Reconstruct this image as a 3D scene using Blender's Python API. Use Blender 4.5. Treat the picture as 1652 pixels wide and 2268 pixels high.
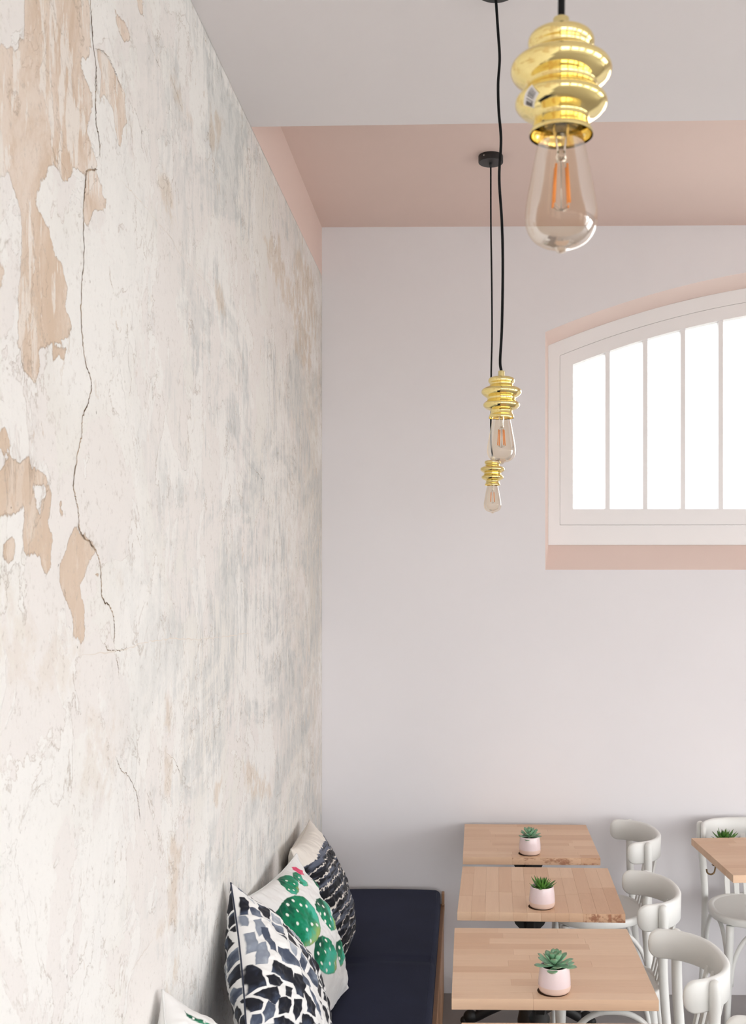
import bpy, bmesh, math, random
import numpy as np
from mathutils import Vector, Matrix

for o in list(bpy.data.objects):
    bpy.data.objects.remove(o, do_unlink=True)
scene = bpy.context.scene
col = scene.collection
random.seed(7)

# ------------------------------------------------------------------ camera
EYE = 1.844
cam_d = bpy.data.cameras.new('camera')
cam = bpy.data.objects.new('camera', cam_d)
col.objects.link(cam)
cam.location = (0, 0, EYE)
cam.rotation_euler = (math.pi / 2, 0, 0.014)
cam_d.sensor_fit = 'HORIZONTAL'
cam_d.sensor_width = 36
cam_d.lens = 2300 / 1652 * 36
cam_d.shift_x = -(998 - 826) / 1652
cam_d.shift_y = (1280 - 1134) / 1652
cam_d.clip_start = .02
cam_d.dof.use_dof = True
cam_d.dof.focus_distance = 3.2
cam_d.dof.aperture_fstop = 17
scene.camera = cam

# ------------------------------------------------------------------ light
WORLD_STRENGTH = 7.5
w = bpy.data.worlds.new('overcast_sky')
scene.world = w
w.use_nodes = True
bg = w.node_tree.nodes['Background']
bg.inputs['Color'].default_value = (.965, .983, 1.0, 1)
bg.inputs['Strength'].default_value = WORLD_STRENGTH
scene.view_settings.view_transform = 'Standard'
scene.view_settings.look = 'None'
scene.view_settings.exposure = 0.0
scene.view_settings.gamma = 1.0
scene.view_settings.use_curve_mapping = False

def portal(name, loc, rot, sx, sy):
    l = bpy.data.lights.new(name, 'AREA')
    l.shape = 'RECTANGLE'; l.size = sx; l.size_y = sy
    l.cycles.is_portal = True
    o = bpy.data.objects.new(name, l); col.objects.link(o)
    o.location = loc; o.rotation_euler = rot
    return o

XL, XR = -.637, 4.7          # side walls
YB, YF = 4.609, -3.4         # back wall (seen), front wall (behind the camera)
ZS, ZC = 3.187, 3.403        # white soffit, pink ceiling
# openings: right wall (y0,y1,z0,z1), front wall (x0,x1,z0,z1)
RIGHT_OPEN = [(-2.9, -1.1, .15, 2.40), (-.7, 1.1, .15, 2.40), (1.5, 3.3, .15, 2.40)]
FRONT_OPEN = [(-.35, 1.15, .10, 2.55), (1.45, 2.95, .10, 2.55), (3.2, 4.5, .10, 2.55)]
for (a, b, c, d) in RIGHT_OPEN:
    portal('daylight_portal', (XR + .13, (a + b) / 2, (c + d) / 2), (0, math.pi / 2, 0), d - c, b - a)
for (a, b, c, d) in FRONT_OPEN:
    portal('daylight_portal', ((a + b) / 2, YF - .13, (c + d) / 2), (math.pi / 2, 0, 0), b - a, d - c)
portal('daylight_portal', (1.95, YB + .30, 2.6), (-math.pi / 2, 0, 0), 3.0, 1.15)

# ------------------------------------------------------------------ helpers
def lin(c):
    return tuple((v / 255 / 12.92) if v / 255 <= .04045 else ((v / 255 + .055) / 1.055) ** 2.4 for v in c)

def tag(o, label=None, cat=None, group=None, kind=None):
    if label: o['label'] = label
    if cat: o['category'] = cat
    if group: o['group'] = group
    if kind: o['kind'] = kind
    return o

def empty(name, loc=(0, 0, 0), rz=0, parent=None):
    o = bpy.data.objects.new(name, None)
    col.objects.link(o)
    o.location = loc; o.rotation_euler = (0, 0, rz); o.parent = parent
    o.empty_display_size = .05
    return o

def link_mesh(name, me, mat=None, parent=None, loc=None, rot=None):
    o = bpy.data.objects.new(name, me)
    col.objects.link(o)
    if mat is not None and not me.materials:
        me.materials.append(mat)
    o.parent = parent
    if loc is not None: o.location = loc
    if rot is not None: o.rotation_euler = rot
    return o

def mesh(name, verts, faces, smooth=False):
    me = bpy.data.meshes.new(name)
    me.from_pydata([tuple(map(float, v)) for v in verts], [], [tuple(map(int, f)) for f in faces])
    if smooth:
        me.polygons.foreach_set('use_smooth', [True] * len(me.polygons))
    me.update()
    return me

def join(*parts):
    V, Fc = [], []
    for v, f in parts:
        o = len(V)
        V += [tuple(p) for p in v]
        Fc += [tuple(i + o for i in q) for q in f]
    return V, Fc

def box(x0, x1, y0, y1, z0, z1):
    v = [(x0, y0, z0), (x1, y0, z0), (x1, y1, z0), (x0, y1, z0), (x0, y0, z1), (x1, y0, z1), (x1, y1, z1), (x0, y1, z1)]
    f = [(0, 3, 2, 1), (4, 5, 6, 7), (0, 1, 5, 4), (1, 2, 6, 5), (2, 3, 7, 6), (3, 0, 4, 7)]
    return v, f

def bevel_mesh(name, vf, w=.002, seg=2, smooth=False):
    me = mesh(name, *vf)
    bm = bmesh.new(); bm.from_mesh(me)
    bmesh.ops.bevel(bm, geom=bm.edges[:], offset=w, segments=seg, profile=.5, affect='EDGES')
    bm.to_mesh(me); bm.free()
    if smooth:
        me.polygons.foreach_set('use_smooth', [True] * len(me.polygons))
    me.update()
    return me

def lathe(prof, seg=48, cap0=False, cap1=False):
    V, Fc = [], []
    n = len(prof)
    for r, z in prof:
        for k in range(seg):
            a = 2 * math.pi * k / seg
            V.append((r * math.cos(a), r * math.sin(a), z))
    for i in range(n - 1):
        for k in range(seg):
            k2 = (k + 1) % seg
            Fc.append((i * seg + k, i * seg + k2, (i + 1) * seg + k2, (i + 1) * seg + k))
    if cap0: Fc.append(tuple(range(seg))[::-1])
    if cap1: Fc.append(tuple((n - 1) * seg + k for k in range(seg)))
    return V, Fc

def smooth_path(pts, sub=6):
    P = [Vector(p) for p in pts]
    P = [P[0] * 2 - P[1]] + P + [P[-1] * 2 - P[-2]]
    out = []
    for i in range(1, len(P) - 2):
        for s in range(sub):
            t = s / sub
            a, b, c, d = P[i - 1], P[i], P[i + 1], P[i + 2]
            out.append(.5 * ((2 * b) + (c - a) * t + (2 * a - 5 * b + 4 * c - d) * t * t + (3 * b - a - 3 * c + d) * t ** 3))
    out.append(P[-2])
    return out

def tube(pts, rad, seg=12, cap=True, sx=1.0):
    P = [Vector(p) for p in pts]
    n = len(P)
    R = rad if hasattr(rad, '__len__') else [rad] * n
    V, Fc = [], []
    prev = None
    for i in range(n):
        t = (P[min(i + 1, n - 1)] - P[max(i - 1, 0)]).normalized()
        if prev is None:
            ref = Vector((0, 0, 1)) if abs(t.z) < .9 else Vector((1, 0, 0))
            u = t.cross(ref).normalized()
        else:
            u = (prev - t * prev.dot(t)).normalized()
        prev = u
        v = t.cross(u)
        for k in range(seg):
            a = 2 * math.pi * k / seg
            V.append(P[i] + (u * math.cos(a) * sx + v * math.sin(a)) * R[i])
    for i in range(n - 1):
        for k in range(seg):
            k2 = (k + 1) % seg
            Fc.append((i * seg + k, i * seg + k2, (i + 1) * seg + k2, (i + 1) * seg + k))
    if cap:
        Fc.append(tuple(range(seg))[::-1]); Fc.append(tuple((n - 1) * seg + k for k in range(seg)))
    return V, Fc

def ball(c, r, seg=14, rings=8, s=(1, 1, 1)):
    prof = [(max(1e-4, r * math.sin(math.pi * i / rings)), -r * math.cos(math.pi * i / rings)) for i in range(rings + 1)]
    v, f = lathe(prof, seg)
    return [(c[0] + p[0] * s[0], c[1] + p[1] * s[1], c[2] + p[2] * s[2]) for p in v], f

# a small node-tree builder
class NT:
    def __init__(s, name):
        s.m = bpy.data.materials.new(name); s.m.use_nodes = True
        s.t = s.m.node_tree
        s.b = s.t.nodes['Principled BSDF']; s.out = s.t.nodes['Material Output']
    def set(s, sock, v):
        if isinstance(v, bpy.types.NodeSocket): s.t.links.new(v, sock)
        elif isinstance(v, tuple) and len(v) == 3 and sock.type == 'RGBA': sock.default_value = (*v, 1)
        else: sock.default_value = v
    def n(s, typ, out=0, props=None, **ins):
        nd = s.t.nodes.new(typ)
        for k, v in (props or {}).items(): setattr(nd, k, v)
        for k, v in ins.items():
            key = int(k[1:]) if k[0] == 'i' and k[1:].isdigit() else k.replace('_', ' ')
            s.set(nd.inputs[key], v)
        return nd.outputs[out]
    def math(s, op, a, b=0.0, c=0.0, clamp=False):
        return s.n('ShaderNodeMath', props={'operation': op, 'use_clamp': clamp}, i0=a, i1=b, i2=c)
    def mix(s, f, a, b, mode='MIX'):
        nd = s.t.nodes.new('ShaderNodeMix'); nd.data_type = 'RGBA'; nd.blend_type = mode
        s.set(nd.inputs[0], f); s.set(nd.inputs[6], a); s.set(nd.inputs[7], b)
        return nd.outputs[2]
    def ss(s, v, lo, hi, a=0.0, b=1.0):
        return s.n('ShaderNodeMapRange', props={'interpolation_type': 'SMOOTHSTEP'}, i0=v, i1=lo, i2=hi, i3=a, i4=b)
    def noise(s, vec, scale, detail=4.0, rough=.55, dist=0.0):
        return s.n('ShaderNodeTexNoise', Vector=vec, Scale=scale, Detail=detail, Roughness=rough, Distortion=dist)
    def map(s, vec, scale=(1, 1, 1), rot=(0, 0, 0), loc=(0, 0, 0)):
        return s.n('ShaderNodeMapping', i0=vec, i1=loc, i2=rot, i3=scale)
    def obj(s):
        return s.n('ShaderNodeTexCoord', out=3)
    def bump(s, h, strength, dist):
        s.set(s.b.inputs['Normal'], s.n('ShaderNodeBump', Strength=strength, Distance=dist, Height=h))
    def base(s, c, rough=.5, metal=0.0, spec=.5):
        s.set(s.b.inputs['Base Color'], c); s.set(s.b.inputs['Roughness'], rough)
        s.set(s.b.inputs['Metallic'], metal); s.set(s.b.inputs['Specular IOR Level'], spec)
        return s.m

def paint(name, rgb, rough=.6, spec=.3, bump=.0004, scale=60, var=.03):
    t = NT(name); p = t.obj()
    n1 = t.noise(p, 1.7, 3); n2 = t.noise(p, scale, 4)
    c = lin(rgb)
    d = tuple(v * (1 - var * 2) for v in c)
    t.base(t.mix(n1, c, d), rough, 0, spec)
    if bump: t.bump(n2, .35, bump)
    return t.m

M = {}
M['white_wall'] = paint('white_wall_paint', (235, 232, 234), .75, .2, .0006, 45)
M['soffit'] = paint('soffit_paint', (234, 229, 229), .8, .2, .0005, 40)
M['pink'] = paint('pink_paint', (236, 213, 203), .7, .25, .0005, 40)
M['reveal'] = paint('pink_paint_lit', (241, 221, 212), .7, .25, .0005, 40)  # the ceiling's pink paint, lightened to carry the light on the reveal
M['frame_white'] = paint('window_paint', (241, 239, 239), .5, .4, .0005, 30)
M['chair'] = paint('chair_white_paint', (238, 238, 234), .38, .5, .0003, 70, .04)
M['floor'] = paint('floor_concrete', (168, 163, 161), .5, .4, .0008, 30, .08)
M['paving'] = paint('pale_paving', (200, 197, 191), .9, .2, 0, 3, .08)
M['black_iron'] = paint('black_cast_iron', (27, 26, 26), .5, .5, .001, 90, .1)
M['black_plastic'] = paint('black_lacquer', (34, 33, 34), .45, .5, 0, 60, .05)
M['cord'] = paint('black_textile_cord', (22, 22, 23), .85, .2, .0004, 900, .1)

def gold():
    t = NT('polished_brass'); p = t.obj()
    t.base(t.mix(t.noise(p, 30, 3), lin((245, 227, 164)), lin((238, 216, 142))), t.ss(t.noise(p, 25, 3), .3, .8, .05, .12), 1.0)
    return t.m
M['gold'] = gold()
t = NT('satin_brass'); M['ferrule'] = t.base(lin((214, 198, 142)), .38, 1.0)
t = NT('steel'); M['steel'] = t.base(lin((190, 188, 185)), .3, 1.0)
t = NT('bronze_hook'); M['bronze'] = t.base(lin((120, 98, 72)), .35, 1.0)
t = NT('led_filament'); M['filament'] = t.base(lin((238, 150, 72)), .6)
t = NT('bulb_cap'); M['cap'] = t.base(lin((196, 206, 218)), .35, .8)

def thin_glass(name, tint_face, tint_edge, boost=1.0):
    t = NT(name)
    t.t.nodes.remove(t.b)
    lw = t.n('ShaderNodeLayerWeight', out=1, Blend=.35)
    tr = t.n('ShaderNodeBsdfTransparent', Color=t.mix(lw, tint_face, tint_edge))
    gl = t.n('ShaderNodeBsdfGlossy', Color=(1.0, 1.0, 1.0), Roughness=.02)
    fr = t.n('ShaderNodeFresnel', IOR=1.4)
    f = t.math('MULTIPLY', fr, boost, clamp=True)
    sh = t.n('ShaderNodeMixShader', i0=f, i1=tr, i2=gl)
    t.t.links.new(sh, t.out.inputs['Surface'])
    return t.m
M['bulb'] = thin_glass('amber_bulb_glass', (.965, .92, .845), (.86, .74, .56), .42)
M['clear'] = thin_glass('clear_stem_glass', (.96, .96, .95), (.75, .75, .73), 1.5)
M['pane'] = thin_glass('window_glass', (.97, .985, .98), (.9, .93, .92), 1.0)

def wood(name, c0, c1, knots=False):
    t = NT(name)
    p = t.obj()
    rnd = t.n('ShaderNodeObjectInfo', out=5)
    sh = t.n('ShaderNodeCombineXYZ', i0=t.math('MULTIPLY', rnd, 37.0), i1=t.math('MULTIPLY', rnd, 91.0), i2=t.math('MULTIPLY', rnd, 13.0))
    q = t.n('ShaderNodeVectorMath', props={'operation': 'ADD'}, i0=p, i1=sh)
    g = t.noise(t.map(q, (3.5, 55, 55)), 1.0, 5, .6, .4)
    f = t.noise(t.map(q, (14, 420, 420)), 1.0, 3, .6)
    tone = t.math('ADD', t.math('MULTIPLY', rnd, .55), t.math('MULTIPLY', g, .40))
    c = t.mix(t.math('MULTIPLY', tone, 1.0, clamp=True), lin(c0), lin(c1))
    c = t.mix(t.ss(f, .55, .8, 0, .22), c, tuple(v * .72 for v in lin(c1)))
    if knots:
        k = t.noise(t.map(q, (22, 40, 40)), 1.0, 4, .65)
        # the knots only break out on the sawn edge, the face just shows a few small ones
        zz = t.n('ShaderNodeSeparateXYZ', out=2, i0=p)
        side = t.ss(zz, .0115, .0132, 1.0, .06)
        c = t.mix(t.math('MULTIPLY', t.ss(k, .45, .62, 0, .75), side), c, lin((150, 88, 60)))
    t.base(c, .48, 0, .35)
    t.bump(f, .2, .0003)
    return t.m
M['beech'] = wood('beech_butcher_block', (240, 208, 178), (214, 172, 138))
M['beech_knot'] = wood('knotty_beech', (234, 198, 166), (206, 162, 128), True)
M['bench_wood'] = wood('bench_oak', (178, 138, 106), (150, 110, 80))

def attr_fabric(name, rough=.85):
    t = NT(name)
    a = t.n('ShaderNodeAttribute', props={'attribute_name': 'print'})
    p = t.obj()
    wv = t.noise(p, 900, 2)
    t.base(a, rough, 0, .15)
    t.bump(wv, .12, .0006)
    t.set(t.b.inputs['Sheen Weight'], .15)
    return t.m
M['print'] = attr_fabric('printed_cotton')
def navy():
    t = NT('navy_canvas'); p = t.obj()
    n1 = t.noise(p, 5, 4); n2 = t.noise(t.map(p, (1, 1, 1)), 700, 2)
    c = t.mix(n1, lin((40, 45, 70)), lin((30, 34, 54)))
    c = t.mix(t.ss(n2, .5, .75, 0, .5), c, lin((52, 58, 84)))
    t.base(c, .9, 0, .1); t.bump(n2, .3, .0008)
    t.set(t.b.inputs['Sheen Weight'], .06)
    return t.m
M['navy'] = navy()

# ------------------------------------------------------------------ structure
def structure(name, vf, mat, smooth=False, label=None):
    o = link_mesh(name, mesh(name, *vf, smooth), M[mat])
    o['kind'] = 'structure'
    if label: o['label'] = label
    return o

structure('floor', box(-1.0, XR + .3, YF - .3, YB + .4, -.12, 0), 'floor', label='plain grey concrete floor')

structure('ground', box(-40, 40, -45, 45, -.30, -.125), 'paving', label='pale paved ground outside')

# white dropped soffit (its far edge runs a little askew) and the higher pink ceiling behind it
def prism(poly, z0, z1):
    n = len(poly)
    v = [(x, y, z0) for x, y in poly] + [(x, y, z1) for x, y in poly]
    f = [tuple(range(n))[::-1], tuple(range(n, 2 * n))] + [(i, (i + 1) % n, n + (i + 1) % n, n + i) for i in range(n)]
    return v, f
structure('ceiling', prism([(-.66, YF), (XR, YF), (XR, 3.083 - .0173 * 5.34), (XL, 3.083), (-.66, 3.083)], ZS, ZC + .12), 'soffit', label='smooth white dropped ceiling')
structure('ceiling.001', box(-.66, XR, 2.9, YB, ZC, ZC + .12), 'pink', label='pink ceiling behind the white dropped part')

# ---- left wall: masonry, the stripped plaster coat on it and the pink strip above
wl = structure('wall_left', box(-.9, -.66, YF, YB + .35, 0, ZC + .12), 'pink', label='tall wall of stripped and cracked old plaster')
structure('trim_1', box(-.7, XL - .0003, 2.95, YB, ZS, ZC), 'pink', label='pink painted strip of wall above the plaster')

# wear of the plaster in wall metres (y along the wall, z up)
TAN = [[(1.496, 2.693), (1.753, 2.838), (1.762, 2.779), (1.767, 2.751), (1.739, 2.721), (1.703, 2.699), (1.739, 2.684), (1.776, 2.675), (1.767, 2.637), (1.739, 2.605), (1.767, 2.583), (1.79, 2.555), (1.739, 2.528), (1.686, 2.514), (1.677, 2.495), (1.644, 2.476), (1.62, 2.488), (1.597, 2.488), (1.574, 2.455), (1.556, 2.43), (1.541, 2.404), (1.567, 2.398), (1.589, 2.379), (1.601, 2.346), (1.636, 2.342), (1.652, 2.318), (1.661, 2.299), (1.644, 2.275), (1.677, 2.258), (1.652, 2.22), (1.582, 2.196), (1.545, 2.185), (1.552, 2.165), (1.531, 2.141), (1.496, 2.145), (1.486, 2.16), (1.48, 2.18), (1.48, 2.263), (1.49, 2.309), (1.493, 2.344), (1.48, 2.373), (1.46, 2.394), (1.444, 2.405), (1.378, 2.385), (1.378, 2.566), (1.451, 2.587), (1.496, 2.625)], [(1.785, 2.761), (1.835, 2.776), (1.871, 2.772), (1.897, 2.76), (1.93, 2.747), (1.942, 2.722), (1.947, 2.703), (1.908, 2.649), (1.887, 2.665), (1.876, 2.693), (1.835, 2.702), (1.805, 2.681), (1.815, 2.727), (1.795, 2.745)], [(1.876, 2.904), (1.897, 2.883), (1.942, 2.889), (1.97, 2.882), (1.982, 2.871), (1.942, 2.85), (1.903, 2.848), (1.887, 2.863)], [(2.0, 2.973), (2.055, 3.004), (2.055, 2.956), (2.03, 2.942)], [(1.743, 2.527), (1.785, 2.547), (1.795, 2.54), (1.825, 2.52), (1.845, 2.524), (1.84, 2.496), (1.785, 2.475), (1.748, 2.436), (1.73, 2.439), (1.73, 2.482)], [(1.589, 2.205), (1.661, 2.221), (1.657, 2.189), (1.636, 2.175), (1.62, 2.185), (1.597, 2.164), (1.593, 2.179)], [(1.39, 2.036), (1.432, 2.051), (1.444, 2.043), (1.447, 2.027), (1.432, 2.017), (1.42, 2.021), (1.39, 2.001)], [(1.39, 2.004), (1.426, 1.989), (1.435, 2.009), (1.457, 2.01), (1.473, 2.005), (1.49, 2.011), (1.506, 2.019), (1.52, 2.007), (1.545, 2.005), (1.571, 1.995), (1.571, 1.984), (1.541, 1.986), (1.531, 1.979), (1.531, 1.944), (1.556, 1.931), (1.552, 1.96), (1.574, 1.966), (1.574, 1.981), (1.591, 1.975), (1.591, 1.948), (1.586, 1.933), (1.601, 1.912), (1.597, 1.872), (1.597, 1.857), (1.574, 1.848), (1.556, 1.863), (1.556, 1.875), (1.517, 1.878), (1.496, 1.885), (1.493, 1.905), (1.506, 1.928), (1.503, 1.948), (1.49, 1.961), (1.463, 1.94), (1.441, 1.936), (1.429, 1.918), (1.39, 1.943)], [(1.62, 1.967), (1.64, 1.972), (1.644, 1.951), (1.64, 1.936), (1.624, 1.947)], [(1.429, 1.891), (1.438, 1.894), (1.457, 1.889), (1.451, 1.875), (1.429, 1.873)], [(1.699, 1.939), (1.708, 1.92), (1.767, 1.899), (1.781, 1.889), (1.739, 1.868), (1.73, 1.845), (1.716, 1.829), (1.73, 1.799), (1.739, 1.769), (1.73, 1.733), (1.682, 1.752), (1.682, 1.778), (1.648, 1.81), (1.624, 1.836), (1.624, 1.857), (1.652, 1.886), (1.669, 1.918)], [(1.767, 1.858), (1.805, 1.855), (1.81, 1.835), (1.785, 1.842)], [(1.414, 2.277), (1.435, 2.281), (1.432, 2.25), (1.414, 2.234), (1.39, 2.246)]]
FAINT = [[(1.39, 1.853), (1.441, 1.854), (1.457, 1.837), (1.476, 1.803), (1.517, 1.787), (1.545, 1.754), (1.589, 1.733), (1.62, 1.755), (1.73, 1.749), (1.73, 1.71), (1.703, 1.665), (1.39, 1.698)], [(1.795, 1.603), (1.855, 1.592), (1.866, 1.613), (1.897, 1.593), (1.914, 1.573), (1.887, 1.548), (1.871, 1.422), (1.825, 1.446), (1.795, 1.48), (1.739, 1.478), (1.703, 1.499), (1.73, 1.569), (1.739, 1.627)], [(2.198, 1.47), (2.288, 1.424), (2.32, 1.392), (2.257, 1.421), (2.227, 1.376), (2.19, 1.384)], [(2.62, 1.333), (2.716, 1.33), (2.727, 1.292), (2.673, 1.262), (2.641, 1.249), (2.62, 1.294)], [(2.198, 1.6), (2.242, 1.565), (2.234, 1.515), (2.19, 1.529)], [(2.212, 1.316), (2.32, 1.237), (2.288, 1.146), (2.304, 0.965), (2.242, 0.912), (2.183, 0.949), (2.288, 1.058), (2.141, 1.109), (2.227, 1.122)], [(2.957, 1.319), (3.308, 1.231), (3.409, 1.129), (3.094, 1.171), (3.01, 1.235)], [(2.59, 3.054), (2.761, 3.092), (2.761, 3.018), (2.631, 2.913), (2.57, 2.937)], [(3.244, 2.927), (3.554, 3.016), (3.671, 2.916), (4.073, 2.955), (4.394, 2.876), (3.796, 2.808), (3.409, 2.839)], [(2.631, 2.603), (2.739, 2.618), (2.761, 2.556), (2.652, 2.508)], [(2.141, 2.682), (2.227, 2.694), (2.273, 2.629), (2.198, 2.612), (2.155, 2.638)], [(1.881, 1.859), (1.942, 1.856), (1.965, 1.804), (1.919, 1.809), (1.887, 1.806)], [(2.212, 2.933), (2.288, 2.939), (2.369, 2.915), (2.475, 2.906), (2.386, 2.905), (2.273, 2.897)], [(3.884, 3.088), (4.337, 3.126), (4.512, 2.903), (4.227, 2.676), (3.884, 2.683), (3.796, 2.88)]]
CRACKS = [([(1.755, 2.836), (1.765, 2.794), (1.771, 2.76), (1.785, 2.73), (1.784, 2.699), (1.783, 2.664), (1.787, 2.626), (1.8, 2.611), (1.805, 2.578)], 2.6), ([(1.792, 2.553), (1.771, 2.543), (1.753, 2.535), (1.743, 2.525), (1.73, 2.482), (1.725, 2.431), (1.728, 2.383), (1.719, 2.331), (1.716, 2.281), (1.725, 2.236), (1.736, 2.205), (1.762, 2.18), (1.753, 2.149), (1.721, 2.11), (1.716, 2.08), (1.699, 2.046), (1.682, 1.997), (1.69, 1.974), (1.702, 1.949), (1.708, 1.92), (1.767, 1.899), (1.795, 1.879), (1.81, 1.845), (1.815, 1.81), (1.855, 1.792), (1.876, 1.77), (1.881, 1.745), (1.876, 1.724)], 2.4), ([(1.825, 1.73), (1.845, 1.715), (1.897, 1.711), (1.953, 1.711)], 1.6), ([(1.887, 1.701), (1.901, 1.682), (1.903, 1.664)], 1.4), ([(1.887, 1.515), (1.919, 1.486), (1.953, 1.47), (2.0, 1.431), (2.018, 1.397), (2.03, 1.363)], 1.3), ([(2.205, 1.469), (2.273, 1.44), (2.32, 1.396)], 1.0), ([(3.094, 2.175), (3.244, 2.154), (3.275, 2.107), (3.244, 2.049)], 1.0), ([(1.776, 2.756), (1.835, 2.776), (1.871, 2.772), (1.897, 2.76), (1.93, 2.747)], 1.0), ([(1.85, 2.403), (1.855, 2.38), (1.871, 2.366)], 1.0), ([(2.055, 2.956), (2.088, 2.927), (2.128, 2.915), (2.169, 2.907)], 0.8), ([(2.227, 2.936), (2.288, 2.913), (2.336, 2.896)], 0.9), ([(1.959, 2.289), (1.953, 2.25), (1.97, 2.22), (1.953, 2.183)], 0.8), ([(1.994, 1.978), (2.0, 1.948), (2.012, 1.941)], 0.8), ([(2.531, 3.166), (2.55, 3.157)], 3.0)]
RIDGES = [([(1.703, 1.715), (1.942, 1.71), (2.062, 1.716), (2.212, 1.713), (2.386, 1.702), (2.57, 1.694), (2.831, 1.687), (3.094, 1.681)], 2.2), ([(1.914, 2.579), (2.012, 2.582), (2.141, 2.58), (2.242, 2.58), (2.288, 2.569), (2.457, 2.567), (2.652, 2.573)], 1.4), ([(3.065, 1.043), (2.905, 1.052), (2.761, 1.065), (2.652, 1.065)], 1.6), ([(2.114, 1.106), (2.037, 1.102), (1.965, 1.094)], 1.4)]


def hash2(ix, iy, seed):
    h = (ix.astype(np.int64) * 374761393 + iy.astype(np.int64) * 668265263 + seed * 974634777) & 0x7fffffff
    h = ((h ^ (h >> 13)) * 1274126177) & 0x7fffffff
    return ((h ^ (h >> 16)) & 0xffff) / 65535.0

def vnoise(x, y, seed=0, octaves=3):
    tot = 0; amp = 1; s = 0
    for o in range(octaves):
        xi = np.floor(x); yi = np.floor(y); fx = x - xi; fy = y - yi
        fx = fx * fx * (3 - 2 * fx); fy = fy * fy * (3 - 2 * fy)
        a = hash2(xi, yi, seed + o); b = hash2(xi + 1, yi, seed + o)
        c = hash2(xi, yi + 1, seed + o); d = hash2(xi + 1, yi + 1, seed + o)
        tot = tot + amp * ((a * (1 - fx) + b * fx) * (1 - fy) + (c * (1 - fx) + d * fx) * fy)
        s += amp; amp *= .5; x = x * 2.03; y = y * 2.03
    return tot / s

def sdf_poly(X, Y, poly):
    """signed distance, positive inside"""
    d = np.full(X.shape, 1e9); ins = np.zeros(X.shape, bool)
    n = len(poly)
    for i in range(n):
        ax, ay = poly[i]; bx, by = poly[(i + 1) % n]
        ex, ey = bx - ax, by - ay
        wx, wy = X - ax, Y - ay
        t = np.clip((wx * ex + wy * ey) / (ex * ex + ey * ey + 1e-12), 0, 1)
        d = np.minimum(d, (wx - ex * t) ** 2 + (wy - ey * t) ** 2)
        if ay != by:
            c = (ay > Y) != (by > Y)
            xc = ax + (Y - ay) / (by - ay) * ex
            ins ^= c & (X < xc)
    d = np.sqrt(d)
    return np.where(ins, d, -d)

# plaster coat: a gently uneven sheet 2 cm thick
ys = np.concatenate([np.linspace(YF, 1.15, 24)[:-1], np.arange(1.15, YB - .004, .01), [YB]])
zs = np.concatenate([np.arange(0, ZS - .004, .01), [ZS]])
NY, NZ = len(ys), len(zs)
Yg, Zg = np.meshgrid(ys, zs, indexing='ij')
tan_d = np.full(Yg.shape, -.15); faint_d = np.full(Yg.shape, -.15)
for poly in TAN: tan_d = np.maximum(tan_d, sdf_poly(Yg, Zg, poly))
for poly in FAINT: faint_d = np.maximum(faint_d, sdf_poly(Yg, Zg, poly))
tan_d = np.clip(tan_d, -.15, .15); faint_d = np.clip(faint_d, -.15, .15)
near = Yg < 1.3
tan_d[near] = np.maximum(tan_d[near], (vnoise(Yg[near] * 2.2, Zg[near] * 1.2, 5) - .62) * .3)
un = (vnoise(Yg * 2.5, Zg * 2.0, 3) - .5) * .006 + (vnoise(Yg * 12, Zg * 7, 9) - .5) * .0016
edge = np.minimum(1, np.minimum((YB - Yg) / .06, (ZS - Zg) / .06))
Xg = XL - .0002 + un * np.clip(edge, 0, 1) - .0012 * np.clip((tan_d + .002) / .004, 0, 1)
V = np.stack([Xg, Yg, Zg], -1).reshape(-1, 3)
idx = np.arange(NY * NZ).reshape(NY, NZ)
F4 = np.stack([idx[:-1, :-1], idx[1:, :-1], idx[1:, 1:], idx[:-1, 1:]], -1).reshape(-1, 4)
# rim back to the masonry so that the coat has thickness
ringi = list(idx[:, 0]) + list(idx[-1, 1:]) + list(idx[-2::-1, -1]) + list(idx[0, -2:0:-1])
Vb = V[ringi].copy(); Vb[:, 0] = -.66
nb = len(ringi); base_i = len(V)
F4 = np.concatenate([F4, np.array([(ringi[i], base_i + i, base_i + (i + 1) % nb, ringi[(i + 1) % nb]) for i in range(nb)])])
Vall = np.concatenate([V, Vb])
pm = bpy.data.meshes.new('plaster_coat')
pm.vertices.add(len(Vall)); pm.vertices.foreach_set('co', Vall.ravel())
pm.loops.add(F4.size); pm.loops.foreach_set('vertex_index', F4.ravel())
pm.polygons.add(len(F4)); pm.polygons.foreach_set('loop_start', np.arange(0, F4.size, 4))
pm.polygons.foreach_set('loop_total', np.full(len(F4), 4))
pm.polygons.foreach_set('use_smooth', np.concatenate([np.ones(len(F4) - nb, bool), np.zeros(nb, bool)]))
for nm, arr in (('tan_patch', tan_d), ('faint_patch', faint_d)):
    a = pm.attributes.new(nm, 'FLOAT', 'POINT')
    a.data.foreach_set('value', np.concatenate([arr.ravel(), arr.ravel()[ringi]]).astype(np.float32))
pm.update(calc_edges=True); pm.validate()

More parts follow.
